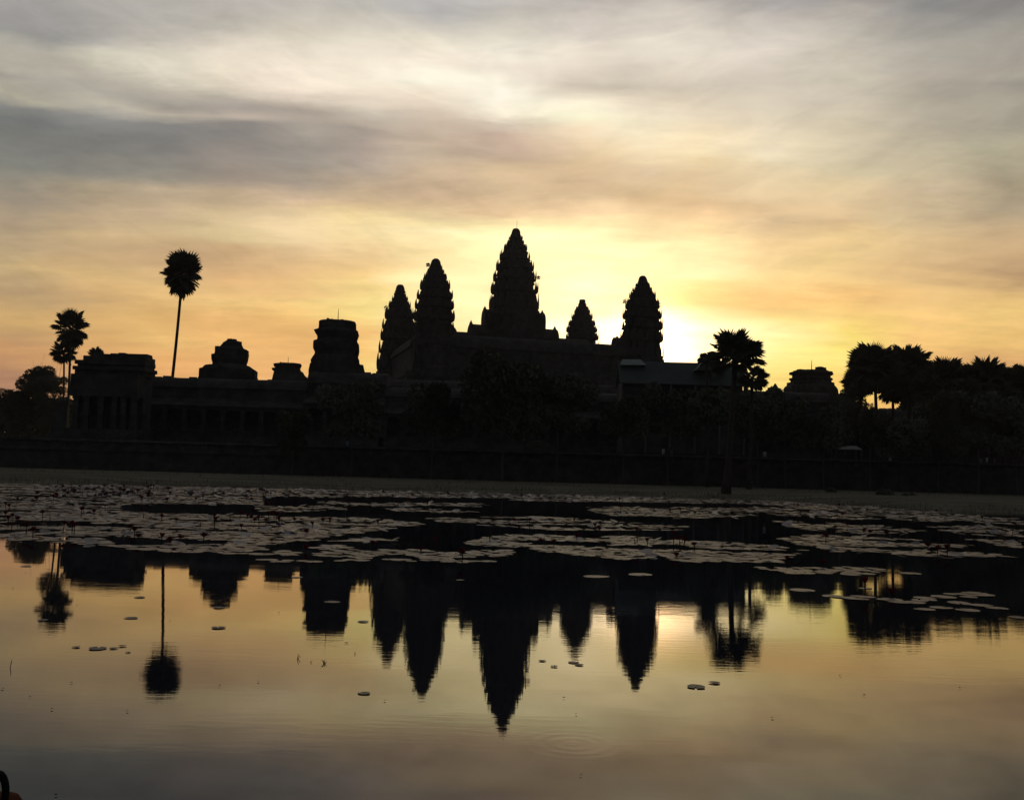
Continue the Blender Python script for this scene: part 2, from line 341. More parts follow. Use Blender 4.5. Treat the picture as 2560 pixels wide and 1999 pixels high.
# grass fringe at the far shore
gb = MB()
for i in range(5200):
    x = rnd(-62, 60); y = shore(x) + abs(random.gauss(0, 1)) * 1.6 - .1; zb = max(0, min(.3, (y - shore(x)) * .13))
    hgt = rnd(.06, .26) * (1.5 if mnoise.noise(Vector((x * .3, 5, 0))) > .15 else .8); a = rnd(0, 6.3); w = rnd(.01, .025)
    dx, dy = math.cos(a) * w, math.sin(a) * w; lx, ly = rnd(-.1, .1), rnd(-.1, .1)
    gb.add([(x - dx, y - dy, zb - .03), (x + dx, y + dy, zb - .03), (x + lx, y + ly, zb + hgt)], [(0, 1, 2)])
for i in range(3600):                       # rough grass up the bank and along the foot of the terrace
    y = rnd(82, 109.8) if i % 3 else 109.8 - abs(random.gauss(0, .8)); x = rnd(-.56 * y, .56 * y)
    if y < shore(x) + 7 or mnoise.noise(Vector((x * .18, y * .25, 8))) < .02: continue
    hgt = rnd(.08, .30); a = rnd(0, 6.3); w = rnd(.02, .05); dx, dy = math.cos(a) * w, math.sin(a) * w; lx, ly = rnd(-.15, .15), rnd(-.15, .15)
    gb.add([(x - dx, y - dy, .35), (x + dx, y + dy, .35), (x + lx, y + ly, .44 + hgt)], [(0, 1, 2)])
tag(gb.build('grass', M['blade']), kind='stuff')

# ------------------------------------------------------------------ Khmer towers
def plan():
    q = [(1, .42), (.90, .42), (.90, .64), (.77, .64), (.77, .77), (.64, .77), (.64, .90), (.42, .90), (.42, 1)]
    pts = []
    for k in range(4):
        c, s = [(1, 0), (0, 1), (-1, 0), (0, -1)][k]
        pts += [(x * c - y * s, x * s + y * c) for x, y in q]
    return [(x / 1.06, y / 1.06) for x, y in pts]
PLAN = plan()
def ring(w, z, jit=0.0, ox=0, oy=0):
    return [(ox + x * w * (1 + rnd(-jit, jit)), oy + y * w * (1 + rnd(-jit, jit)), z) for x, y in PLAN]
# one leaf-shaped antefix, 1 high, 1 wide, .45 deep, leaning a little outward (+x)
af = MB()
prof = [(0, .30), (.10, .46), (.30, .5), (.50, .44), (.68, .28), (.84, .13), (1.0, .02)]
rg = []
for z, w in prof:
    d = .26 * (1 - z * .75); lean = .10 * math.sin(z * 3.0) - .06 * z
    rg.append([(lean + d, 0, z), (lean + d * .3, w, z), (lean - d * .7, w * .8, z), (lean - d, 0, z), (lean - d * .7, -w * .8, z), (lean + d * .3, -w, z)])
af.rings(rg)
ANTEFIX = af.mesh('antefix'); ANTEFIX.materials.append(M['stone'])
AF_POS = [(.97, 0), (.93, .46), (.72, .72), (.46, .93)]
AF_POS = [(x * c - y * s, x * s + y * c) for c, s in ((1, 0), (0, 1), (-1, 0), (0, -1)) for x, y in AF_POS]
YAW = R(15.5)
FR = [0, .085, .135, .19, .275, .40, .515, .64, .79, 1.0]
def hw_at(prof, y):
    for (a, wa), (b, wb) in zip(prof, prof[1:]):
        if y <= b: return wa + (wb - wa) * max(0, (y - a)) / (b - a)
    return prof[-1][1]
def prasat(name, label, px, D, ytip, ybase, prof, zfoot, base_w=1.06):
    c = P(px, ytip, D); k = D / F
    ztop = c.z; cb = P(px, ybase, D)
    zof = lambda y: ztop - (y - ytip) * k * 1.0
    root = thing(name, label, 'temple tower', (c.x, D, zfoot), YAW, 'lotus-bud towers of the temple')
    zl = lambda y: zof(y) - zfoot
    ys = [ytip + f * (ybase - ytip) for f in FR]
    # finial
    w0, w1 = hw_at(prof, ytip) * k, hw_at(prof, ys[1]) * k
    fm = MB(); h = zl(ys[0]) - zl(ys[1]); zb = zl(ys[1]); n = 14
    fr = []
    for f, w in ((-.06, w1 * 1.02), (.06, w1 * 1.12), (.2, w1 * .98), (.5, w1 * .9), (.78, (w0 + w1) / 2), (.93, w0 * 1.12), (1.0, w0 * .92)):
        fr.append([(w * math.cos(6.2832 * i / n) * (1 + rnd(-.05, .05)), w * math.sin(6.2832 * i / n) * (1 + rnd(-.05, .05)), zb + f * h) for i in range(n)])
    fm.rings(fr).build('finial', M['stone'], root)
    for i in range(1, 9):
        yt, yb = ys[i], ys[i + 1]; zt, zb = zl(yt), zl(yb); h = zt - zb
        wt_, wb_ = hw_at(prof, yt) * k, hw_at(prof, yb) * k
        wm_ = hw_at(prof, yt * .35 + yb * .65) * k
        body = MB(); j = .018
        inner_t = min(wt_ * .98, wm_ * .80)
        rr = [(-.04, wm_ * .86), (.05, wm_ * .88), (.07, wm_ * .97), (.20, wm_ * .97), (.23, wm_ * .92), (.32, wm_ * .90), (.34, wm_ * .80), (.72, (inner_t + wm_ * .78) / 2), (.75, inner_t * 1.03), (.9, inner_t * 1.03), (1.0, inner_t * .97)]
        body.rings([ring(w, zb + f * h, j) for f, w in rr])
        tier = body.build('tier', M['stone'], root)
        small = h < .95
        for q, (ax, ay) in enumerate(AF_POS):
            if small and q % 2: continue
            if random.random() < .13: continue
            o = bpy.data.objects.new('antefix', ANTEFIX); link(o, tier)
            big = 1.25 if q % 4 == 0 else 1.0
            o.location = (ax * wm_ * .95, ay * wm_ * .95, zb + .16 * h)
            o.rotation_euler = (rnd(-.05, .05), rnd(-.03, .05), math.atan2(ay, ax))
            o.scale = (min(wm_ * .32, .85 * big), wm_ * .30 * big, h * rnd(.78, .98) * (1.04 if big > 1 else 1))
    wbase = hw_at(prof, ybase) * k
    bm_ = MB(); zb = zl(ybase)
    bm_.rings([ring(wbase * w, z, .006) for z, w in ((-.5, base_w * 1.08), (zb * .3, base_w * 1.05), (zb * .3 + .3, base_w), (zb - 2.2, base_w * .98), (zb - 2.0, base_w * 1.02), (zb - 1.1, base_w * 1.04), (zb - .9, base_w * .97), (zb + .3, base_w * .95))])
    bm_.build('base', M['stone'], root)
    return root, c
TOWERS = [
 ('temple_tower', 'tallest pointed lotus-bud tower in the middle of the temple', 1290, 283, 572, 785,
  [(572, 6.8), (588, 11), (597, 17), (608, 20.5), (617, 27), (628, 30), (648, 39), (668, 46), (690, 52.5), (715, 58), (738, 61), (770, 63), (785, 63)]),
 ('temple_tower', 'second tallest pointed temple tower overlapping the slim tower beside it', 1090, 258, 647, 850,
  [(647, 6), (660, 11), (672, 17), (685, 23), (695, 28), (710, 35), (725, 40), (745, 46), (765, 49), (790, 52), (850, 53)]),
 ('temple_tower', 'slim pointed temple tower partly hidden by the taller tower in front of it', 1001, 294, 712, 935,
  [(712, 6.5), (725, 10), (740, 16), (752, 21), (765, 27), (790, 36), (805, 41), (830, 44), (865, 48), (905, 52), (935, 53)]),
 ('temple_tower', 'smallest pointed temple tower standing alone between two bright gaps of sky', 1456, 310, 749, 880,
  [(749, 6.8), (762, 9), (770, 16), (785, 20), (795, 25), (805, 31), (825, 38), (842, 42), (880, 43)]),
 ('temple_tower', 'pointed temple tower beside the brightest sunrise glow, shrubs on its ledges', 1607, 272, 690, 905,
  [(690, 6), (703, 9), (712, 15), (722, 22), (730, 26), (740, 31), (755, 38), (770, 43), (785, 47), (805, 51), (850, 53), (905, 55)]),
]
ZT = 26.0
roots = {}
for (nm, lb, px, D, yt, yb, pr) in TOWERS:
    zf = 12.0 if px == 1001 else 24.0
    roots[px] = prasat(nm, lb, px, D, yt, yb, pr, zf)

def rod(px, y0, y1, D, label):
    a, b = P(px, y0, D), P(px, y1, D); h = b.z - a.z
    o = MB().tube([(0, 0, -.3), (0, 0, h * .5), (0, 0, h)], [.07, .055, .025], 6)
    t_ = o.build('lightning_rod', M['pole']); t_.location = (a.x, D, a.z)
    return tag(t_, label, 'lightning rod')
rod(1292, 574, 549, 283, 'thin metal rod on the tip of the tallest temple tower')

# small bushes rooted in the masonry
def leaf_cloud(n, rx, ry, rz, s, shell=.0, fuzz=.25):
    m = MB()
    k = 0
    while k < n:
        p = Vector((rnd(-1, 1), rnd(-1, 1), rnd(-1, 1))); L = p.length
        if L > 1 or L < shell: continue
        if mnoise.noise(p * 2.3 + Vector((rx, ry, n))) < -fuzz: continue
        q = Vector((p.x * rx, p.y * ry, p.z * rz)); a = Vector((rnd(-1, 1), rnd(-1, 1), rnd(-1, 1))).normalized(); b = a.orthogonal().normalized(); a = a * s * rnd(.6, 1.3); b = b * s * rnd(.35, .6)
        m.add([q - a, q + b * .9, q + a, q - b * .9], [(0, 1, 2, 3)]); k += 1
    return m
def ledge_bush(px, py, D, r, label):
    p = P(px, py, D); k = D / F
    m = leaf_cloud(90, r * k, r * k, r * k, .22, .0, .05)
    m.tube([(-.4, 0, -r * k), (0, 0, -.2), (.1, 0, .3)], [.07, .05, .02], 5)
    o = m.build('ledge_shrub', M['leaf']); o.location = p
    tag(o, label, 'shrub', 'shrubs rooted in the tower ledges')
ledge_bush(1646, 762, 271, 11, 'largest ragged shrub growing from a tower ledge beside the sunrise glow')
ledge_bush(1561, 753, 271, 6, 'small tuft on the tower ledge opposite the ragged larger shrub')
ledge_bush(1346, 694, 281, 5, 'small tuft sticking out from the flank of the tallest temple tower')
ledge_bush(1070, 662, 257, 5, 'small tuft near the tip of the second tallest tower')
ledge_bush(966, 770, 293, 6, 'small tuft on the outer flank of the slim tower')

# ------------------------------------------------------------------ upper temple: stepped platform, wings and porches
ctr = Vector((P(1290, 572, 283).x, 283, 0))
e1 = Vector((math.cos(YAW), math.sin(YAW), 0)); e2 = Vector((-math.sin(YAW), math.cos(YAW), 0))
pyr = thing('temple_pyramid', 'dark stepped stone platform and galleries carrying the five pointed towers', 'temple', (ctr.x - 1.5, 283, .9), YAW)
pyr_hw, pyr_hd = 31.0, 23.5
for z0, z1, ex in ((0, 9, 5.5), (9, 17, 3.6), (17, 25, 1.8)):
    m = MB(); W, Dp = pyr_hw + ex, pyr_hd + ex
    if z0 == 0:
        for (xx, yy, z_a, z_b) in ((W, Dp, z0 - .5, z1 - 1.2), (W + .4, Dp + .4, z1 - 1.2, z1)): m.box(-xx, xx, -yy, yy, z_a, z_b)
    else:
        for (xx, yy, z_a, z_b) in ((W + .3, Dp + .3, z0, z0 + 1), (W, Dp, z0 + 1, z1 - 1.2), (W + .4, Dp + .4, z1 - 1.2, z1)): m.box(-xx, xx, -yy, yy, z_a, z_b)
    m.build('platform', M['stone'], pyr)
st = MB()
for i in range(22): st.box(-3, 3, -pyr_hd - 6.2 + i * .3, -pyr_hd, i * 1.13, (i + 1) * 1.13)
st.build('stairway', M['stone_pale'], pyr)
def vault(x0, x1, yc, half, z0, zr, n=8):         # corbelled roof along x
    m = MB(); pr_ = [(yc - half, z0)] + [(yc - half * math.cos(math.pi / 2 * i / n) ** .8, z0 + (zr - z0) * math.sin(math.pi / 2 * i / n) ** 1.1) for i in range(1, n)] + [(yc, zr)]
    pr_ += [(2 * yc - y, z) for y, z in reversed(pr_[:-1])]
    return m.extrude_x(pr_, x0, x1)
zroof = P(1165, 838, 258).z - .9
for yy in (-pyr_hd + 2.5, pyr_hd - 2.5):
    w = MB().box(-pyr_hw + 2, pyr_hw - 2, yy - 2.2, yy + 2.2, 25, zroof - 3.4); w.build('gallery_wall', M['stone'], pyr)
    vault(-pyr_hw + 1, pyr_hw - 1, yy, 2.7, zroof - 3.4, zroof).build('gallery_roof', M['stone'], pyr)
for xx in (-pyr_hw + 2.5, pyr_hw - 2.5):
    w = MB().box(xx - 2.2, xx + 2.2, -pyr_hd + 4.8, pyr_hd - 4.8, 25, zroof - 3.4); w.build('gallery_wall', M['stone'], pyr)
    v = MB(); n = 8; pr_ = [(xx - 2.7 * math.cos(math.pi * i / 16), zroof - 3.4 + 3.2 * math.sin(math.pi * i / 16)) for i in range(17)]
    v.extrude_y(pr_, -pyr_hd + 4.8, pyr_hd - 4.8).build('gallery_roof', M['stone'], pyr)
# cross arms of the central tower, dropping in two stages, spikes on the gable ends
def gable_block(x0, x1, half, z0, zr, par, ax):
    n = 8
    pr_ = [(-half, z0), (-half, zr - half * 1.1)] + [(-half * math.cos(math.pi / 2 * i / n), zr - half * 1.1 + half * 1.1 * math.sin(math.pi / 2 * i / n)) for i in range(1, n + 1)]
    pr_ += [(-y, z) for y, z in reversed(pr_[:-1])]
    m = MB(); (m.extrude_x if ax == 'x' else m.extrude_y)(pr_, x0, x1); return m.build('porch', M['stone'], par)
def spike(par, x, y, z, h, w=.5):
    rg = []
    for f, ww in ((0, 1), (.2, 1.1), (.45, .8), (.7, .4), (1, .05)):
        rg.append([(x + w * ww * math.cos(6.2832 * i / 6), y + w * ww * math.sin(6.2832 * i / 6), z + f * h) for i in range(6)])
    MB().rings(rg).build('acroterion', M['stone'], par)
ct = roots[1290][0]; zf = 24.0
zs1 = P(1290, 778, 283).z - zf; zs2 = P(1290, 817, 283).z - zf; zs3 = P(1290, 838, 283).z - zf
for s in (-1, 1):
    a, b = sorted((s * 3, s * 8.9)); gable_block(a, b, 2.6, 0, zs1, ct, 'x'); spike(ct, s * 8.5, 0, zs1 - .3, 1.3)
    a, b = sorted((s * 5, s * 12.8)); gable_block(a, b, 3.3, 0, zs2, ct, 'x'); spike(ct, s * 12.4, 0, zs2 - .3, 1.5)
    a, b = sorted((s * 5, s * 22)); gable_block(a, b, 3.9, 0, zs3, ct, 'x')
    a, b = sorted((s * 3, s * 9)); gable_block(a, b, 2.6, 0, zs1, ct, 'y')
    a, b = sorted((s * 5, s * 13)); gable_block(a, b, 3.3, 0, zs2, ct, 'y'); spike(ct, 0, s * 12.5, zs2 - .3, 1.5)
bt = roots[1090][0]; zq = P(1143, 825, 258).z - zf
gable_block(3, 5.9, 2.0, 0, zq, bt, 'x'); spike(bt, 5.6, 0, zq - .2, 1.1)
et = roots[1607][0]; zq = P(1540, 846, 272).z - zf
gable_block(-8.2, -4, 1.9, 0, zq, et, 'x'); spike(et, -7.2, 0, zq - .3, .9); spike(et, -6.0, 0, zq - .3, .9)

# second enclosure gallery
def gallery(name, label, px0, px1, D, depth, zfloor, zroof, pillars=True, cat='temple gallery', step=2.7, mat_=None):
    x0, x1 = P(px0, 1000, D).x, P(px1, 1000, D).x; L = x1 - x0; Mt = mat_ or M['stone']
    g_ = thing(name, label, cat, ((x0 + x1) / 2, D, zfloor)); hgt = zroof - zfloor; a, b = -L / 2, L / 2
    p_ = MB(); e = .12 * hgt
    for i, (o, f0, f1) in enumerate(((.9, -.14, .07), (.55, .07, .15), (.75, .15, .18))): p_.box(a - o * .3, b + o * .3, -o, depth + o, f0 * hgt, f1 * hgt)
    p_.build('plinth', Mt, g_)
    MB().box(a, b, depth * .38, depth * .55, .18 * hgt, .62 * hgt).build('back_wall', Mt, g_)
    if pillars:
        n = max(2, int(L / step)); me = None
        for i in range(n + 1):
            if me is None:
                pm = MB(); w = .3
                pm.box(-w * 1.3, w * 1.3, -w * 1.3, w * 1.3, .18 * hgt, .21 * hgt).box(-w, w, -w, w, .21 * hgt, .455 * hgt).box(-w * 1.35, w * 1.35, -w * 1.35, w * 1.35, .455 * hgt, .48 * hgt)
                o = pm.build('pillar', M['stone_pale'], g_); me = o.data
            else: o = link(bpy.data.objects.new('pillar', me), g_)
            o.location = (a + .5 + (L - 1) * i / n, .5, 0)
    be = MB().box(a - .1, b + .1, .05, 1.0, .48 * hgt, .53 * hgt); be.build('architrave', Mt, g_)
    n = 6; pr_ = [(-.25, .53 * hgt), (-.25, .55 * hgt)] + [(-.25 + depth * .42 * math.sin(math.pi / 2 * i / n), .55 * hgt + .16 * hgt * (1 - math.cos(math.pi / 2 * i / n)) ** .6) for i in range(1, n + 1)] + [(depth * .38, .53 * hgt)]
    MB().extrude_x(pr_, a, b).build('half_roof', Mt, g_)
    MB().box(a, b, depth * .34, depth * .9, .62 * hgt, .83 * hgt).build('nave_wall', Mt, g_)
    rf = MB(); n = 8; nseg = max(2, int(L / 1.3))
    c_ = depth * .62; hf = depth * .31
    prv = [(c_ - hf * math.cos(math.pi * i / 16) * (1 if i not in (0, 16) else 1.06), .83 * hgt + .16 * hgt * math.sin(math.pi * i / 16)) for i in range(17)]
    rings = []
    for i in range(nseg + 1):
        dz = rnd(-.05, .05); rings.append([(a + L * i / nseg, y, z + dz * (z > .84 * hgt)) for y, z in prv])
    rf.rings(rings)
    for i in range(nseg):                                  # weathered crest stones along the ridge
        if random.random() < .72:
            x = a + L * (i + .5) / nseg; rf.box(x - .55, x + .55, c_ - .18, c_ + .18, .985 * hgt, .99 * hgt + rnd(.03, .22))
    rf.build('roof', Mt, g_)
    return g_
ZTER = 4.5
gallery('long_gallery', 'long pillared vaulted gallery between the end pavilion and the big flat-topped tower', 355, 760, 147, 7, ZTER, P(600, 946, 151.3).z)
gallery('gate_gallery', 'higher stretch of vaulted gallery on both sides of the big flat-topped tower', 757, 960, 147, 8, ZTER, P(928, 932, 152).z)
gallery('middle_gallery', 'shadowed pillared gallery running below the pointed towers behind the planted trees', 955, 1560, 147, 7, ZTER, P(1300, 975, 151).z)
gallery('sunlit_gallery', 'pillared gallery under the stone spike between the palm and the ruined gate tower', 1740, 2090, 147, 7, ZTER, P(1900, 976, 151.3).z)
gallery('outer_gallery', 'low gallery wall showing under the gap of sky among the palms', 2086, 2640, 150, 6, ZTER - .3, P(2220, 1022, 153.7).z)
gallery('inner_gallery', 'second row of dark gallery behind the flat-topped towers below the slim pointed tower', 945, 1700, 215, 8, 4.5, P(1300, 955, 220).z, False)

sp = P(1938, 974, 150)
o = MB(); rg = []
for z, w in ((-.4, .55), (.1, .6), (.25, .42), (.5, .36), (.95, .08)): rg.append([(w * x, w * y, z) for x, y in ((1, 0), (.7, .7), (0, 1), (-.7, .7), (-1, 0), (-.7, -.7), (0, -1), (.7, -.7))])
o = o.rings(rg).build('stone_spike', M['stone']); o.location = sp
tag(o, 'single small stone spike standing up from the gallery roof', 'roof spike')

# ------------------------------------------------------------------ ruined towers and pavilions, built from their measured courses
def ruin(name, label, D, rows, zfoot, cat='ruined tower', rubble=40, yaw=.12, depth=1.0, breaks=(), mat_=None):
    """rows: (y, x_left, x_right) top to bottom in photo pixels; breaks: row numbers where a new tier starts"""
    k = D / F; mid = (rows[-1][1] + rows[-1][2]) / 2; c = P(mid, rows[-1][0], D)
    root = thing(name, label, cat, (c.x, D, zfoot), yaw)
    data = []
    for (y, xl, xr) in rows:
        a, b = P(xl, y, D), P(xr, y, D); data.append((((a.x + b.x) / 2 - c.x), abs(b.x - a.x) / 2, (a.z + b.z) / 2 - zfoot))
    data.append((data[-1][0], data[-1][1] * 1.03, -.5))
    cuts = [0] + list(breaks) + [len(data) - 1]
    for s_, e_ in zip(cuts, cuts[1:]):
        m = MB(); seg = data[s_:e_ + 1]
        m.rings([ring(w * 1.065, z - (.003 if i == 0 and s_ else 0), .012, ox, 0) for i, (ox, w, z) in reversed(list(enumerate(seg)))])
        for q in range(rubble // max(1, len(cuts) - 1)):        # loose and broken blocks on the ledges
            i = random.randrange(len(seg) - 1 if len(seg) > 1 else 1); ox, w, z = seg[i]; a = rnd(0, 6.283); s2 = rnd(.15, .42)
            r_ = w * rnd(.80, .97); x, y_ = ox + r_ * math.cos(a) * .96, r_ * math.sin(a) * .96
            m.box(x - s2, x + s2, y_ - s2, y_ + s2, z - .5, z + rnd(.0, .28), rnd(0, 1.5))
        m.build('tier' if e_ < len(data) - 1 else 'base', mat_ or M['stone'], root)
    return root
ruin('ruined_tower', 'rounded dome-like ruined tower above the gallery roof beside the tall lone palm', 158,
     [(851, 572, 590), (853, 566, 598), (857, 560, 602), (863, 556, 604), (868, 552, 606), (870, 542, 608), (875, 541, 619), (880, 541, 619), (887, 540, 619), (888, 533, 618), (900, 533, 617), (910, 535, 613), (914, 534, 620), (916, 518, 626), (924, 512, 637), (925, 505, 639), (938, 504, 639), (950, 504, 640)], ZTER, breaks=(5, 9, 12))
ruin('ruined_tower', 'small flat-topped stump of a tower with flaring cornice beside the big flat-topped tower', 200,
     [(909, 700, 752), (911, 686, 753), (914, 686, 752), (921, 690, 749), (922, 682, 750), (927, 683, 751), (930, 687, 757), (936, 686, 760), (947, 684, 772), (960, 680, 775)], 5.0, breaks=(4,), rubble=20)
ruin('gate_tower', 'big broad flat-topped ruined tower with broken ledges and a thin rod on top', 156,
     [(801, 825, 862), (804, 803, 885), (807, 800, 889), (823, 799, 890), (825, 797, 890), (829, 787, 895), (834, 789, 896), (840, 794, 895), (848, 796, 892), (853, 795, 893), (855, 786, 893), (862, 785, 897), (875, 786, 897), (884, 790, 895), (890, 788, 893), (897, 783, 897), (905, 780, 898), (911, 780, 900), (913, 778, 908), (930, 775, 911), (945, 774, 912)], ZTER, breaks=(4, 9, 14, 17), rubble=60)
ruin('gate_tower', 'broken gate tower with a lone block on top between stone spike and palm grove', 160,
     [(921, 2046, 2063), (926, 2044, 2063), (927, 1988, 2066), (930, 1987, 2067), (931, 1979, 2075), (936, 1979, 2077), (937, 1986, 2071), (945, 1985, 2071), (946, 1978, 2075), (950, 1979, 2075), (951, 1982, 2072), (956, 1982, 2073), (957, 1974, 2078), (964, 1974, 2079), (968, 1968, 2083), (974, 1966, 2086), (988, 1966, 2088)], ZTER, breaks=(2, 6), rubble=36)
rod(845, 803, 771, 156, 'thin metal rod on the big flat-topped tower')
rod(720, 909, 892, 200, 'short thin rod on the small flat-topped stump')
rod(2029, 927, 899, 160, 'thin rod on the broken gate tower near the palm grove')
# finials standing on the flanks of the flat-topped tower
for (px, py, D, h, lb) in ((787, 868, 153, 22, 0), (898, 868, 153, 24, 0), (783, 905, 153, 24, 0), (896, 900, 153, 26, 0)):
    pass

# end pavilion of the long gallery
pv = thing('end_pavilion', 'blocky stone pavilion with pillared porch ending the long gallery beside the twin palms', 'pavilion', (P(275, 1000, 138).x, 138, ZTER))
def pvx(px, y=920): return P(px, y, 138).x - pv.location.x
def pvz(px, y): return P(px, y, 138).z - ZTER
zr_, zc_, zw_ = pvz(285, 881), pvz(280, 905), pvz(280, 937)
MB().box(pvx(178), pvx(357), -1.2, 5.6, -1.2, 1.3).build('plinth', M['stone'], pv)
w = MB().box(pvx(186), pvx(351), 1.6, 5, 1.3, zw_); w.build('wall', M['stone'], pv)
cn = MB().box(pvx(180), pvx(355), .9, 5.3, zw_, zw_ + .7).box(pvx(177), pvx(358), .5, 5.6, zw_ + .7, zw_ + 1.2).box(pvx(184), pvx(353), 1.2, 5.2, zw_ + 1.2, pvz(280, 909)); cn.build('cornice', M['stone'], pv)
up = MB().box(pvx(188), pvx(351), 1.5, 5.1, pvz(280, 909), zc_ - .25).box(pvx(179), pvx(354), .8, 5.4, zc_ - .25, zc_ + .3).box(pvx(194), pvx(355), 1.6, 5, zc_ + .3, pvz(280, 887)); up.build('attic', M['stone'], pv)
rf = MB().box(pvx(215), pvx(349), 2, 4.8, pvz(280, 887), pvz(280, 881)).box(pvx(256), pvx(350), 2.5, 4.5, pvz(280, 881), pvz(280, 878)).box(pvx(274), pvx(291), 2.8, 4.2, pvz(280, 878), pvz(280, 875.5)); rf.build('roof', M['stone'], pv)
pm = None; zp_ = pvz(280, 992)
for px in (200, 226, 262, 296, 318, 343):
    if pm is None:
        pb_ = MB().box(-.34, .34, -.34, .34, 1.3, zp_ - .4).box(-.46, .46, -.46, .46, 1.3, 1.7).box(-.46, .46, -.46, .46, zp_ - .4, zp_)
        o = pb_.build('pillar', M['stone_pale'], pv); pm = o.data
    else: o = link(bpy.data.objects.new('pillar', pm), pv)
    o.location = (pvx(px), -.4, 0)
MB().box(pvx(186), pvx(353), -1, 1.55, zp_, zw_ - .02).build('lintel', M['stone'], pv)
MB().box(pvx(270), pvx(288), 1.3, 1.62, 1.3, zp_ - .6).build('doorway', M['laterite'], pv)
an = thing('annex_wall', 'pale block of masonry standing just beyond the stone pavilion below the twin palms', 'wall', (P(152, 1040, 150).x, 150, .5))
MB().box(-1.1, 1.1, -.4, .4, -.3, 9.2).build('wall', M['stone_pale'], an); MB().box(-1.3, 1.3, -.6, .6, 9.2, 9.7).build('coping', M['stone'], an)

# terrace in front of the galleries
tr = thing('stone_terrace', 'long low stone terrace with stepped mouldings behind the grass bank', 'terrace', (10, 110, .45))
for (y0, z0, z1) in ((0, -.4, .35), (.35, .35, 2.1), (.1, 2.1, 2.55)): MB().box(-95, 150, y0, 40, z0, z1).build('step', M['laterite'], tr)
for (y0, z0, z1) in ((8, 2.55, 2.8), (8.4, 2.8, 3.3), (8.1, 3.3, 3.6)): MB().box(-88, 150, y0, 40, z0, z1).build('upper_step', M['laterite'], tr)
rl = thing('stone_railing', 'low stone railing on short posts along the terrace edge under the pointed towers', 'railing', (10, 110.7, 3.0))
RP = None
for i in range(60):
    if RP is None: o = MB().box(-.18, .18, -.18, .18, -.02, .5).build('post', M['stone'], rl); RP = o.data
    else: o = link(bpy.data.objects.new('post', RP), rl)
    o.location = (-62 + i * 2.6, 0, 0)
MB().tube([(-63, 0, .62), (0, 0, .62), (92, 0, .62)], [.16, .16, .16], 8).build('rail', M['stone'], rl)

# green sheet roof over the works beside the palm
gr = thing('covered_hall', 'long hall roofed in green metal sheets with a paler raised vent beside the big palm', 'hall', (P(1700, 1000, 136).x, 136, ZTER))
def gx(px, y=920): return P(px, y, 139).x - gr.location.x
def gz(px, y): return P(px, y, 139).z - ZTER
zr1 = gz(1690, 905); ze = gz(1690, 965)
pr_ = [(0, ze), (3.2, zr1), (3.4, zr1), (6.4, ze), (6.2, ze - .1), (3.3, zr1 - .15), (.2, ze - .1)]
MB().extrude_x(pr_, gx(1545), gx(1858)).build('roof', M['metal_roof'], gr)
# cross gable
m = MB(); a, b, c_ = gx(1728), gx(1806), gx(1773); zp = gz(1773, 884)
m.add([(a, -.3, gz(1730, 931)), (c_, -.3, zp), (b, -.3, gz(1806, 931)), (a, 5, gz(1730, 931)), (c_, 5, zp), (b, 5, gz(1806, 931))], [(0, 1, 2), (3, 5, 4), (0, 3, 4, 1), (1, 4, 5, 2), (0, 2, 5, 3)]).build('gable', M['metal_roof'], gr)
m = MB(); a, b = gx(1545), gx(1612)
m.add([(a + .2, 1.4, gz(1560, 915)), (b, 1.4, gz(1605, 915)), (b - .6, 3.1, gz(1600, 898)), (a + .6, 3.1, gz(1555, 898)), (a + .2, 3.6, gz(1560, 915)), (b, 3.6, gz(1605, 915))], [(0, 1, 2, 3), (3, 2, 5, 4), (0, 3, 4), (1, 5, 2), (0, 4, 5, 1)]).build('vent', M['metal_light'], gr)
MB().box(gx(1550), gx(1850), 1.2, 5.4, 0, ze + .2).build('wall', M['stone'], gr)
for px in (1550, 1610, 1670, 1730, 1790, 1850): MB().box(gx(px) - .12, gx(px) + .12, .1, .34, 0, ze - .05).build('post', M['pole'], gr)

# ------------------------------------------------------------------ palms
def frond_mesh(seed, nseg=26, span=300, inner=.65):
    rs = random.Random(seed); m = MB(); Lp, Rb = .50, .52
    m.tube([(0, 0, 0), (.25, 0, .015), (Lp, 0, 0)], [.018, .013, .010], 4)
    c = Vector((Lp, 0, 0)); pts = []
    for i in range(nseg + 1):
        a = R(-span / 2 + span * i / nseg); fold = .03 if i % 2 else -.03
        r_ = Rb * inner * (1 - .18 * abs(a) / R(span / 2))
        pts.append((a, c + Vector((math.cos(a) * r_, math.sin(a) * r_, fold - .10 * r_ * abs(math.sin(a))))))
    k = len(m.v); m.v.append(tuple(c)); m.v += [tuple(p) for _, p in pts]
    for i in range(nseg): m.f.append((k, k + 1 + i, k + 2 + i))
    for i in range(nseg):
        a = (pts[i][0] + pts[i + 1][0]) / 2 + rs.uniform(-.03, .03); L = Rb * (1 - .25 * (abs(a) / R(span / 2)) ** 2) * rs.uniform(.86, 1.04)
        tip = c + Vector((math.cos(a) * L, math.sin(a) * L, -.16 * L * rs.uniform(.3, 1.2)))
        q = len(m.v); m.v += [tuple(pts[i][1]), tuple(pts[i + 1][1]), tuple(tip)]; m.f.append((q, q + 1, q + 2))
    me = m.mesh('frond'); me.materials.append(M['palm_leaf']); return me
FRONDS = [frond_mesh(s, 34 + 3 * (s % 3), 280 + 25 * (s % 3)) for s in range(5)]
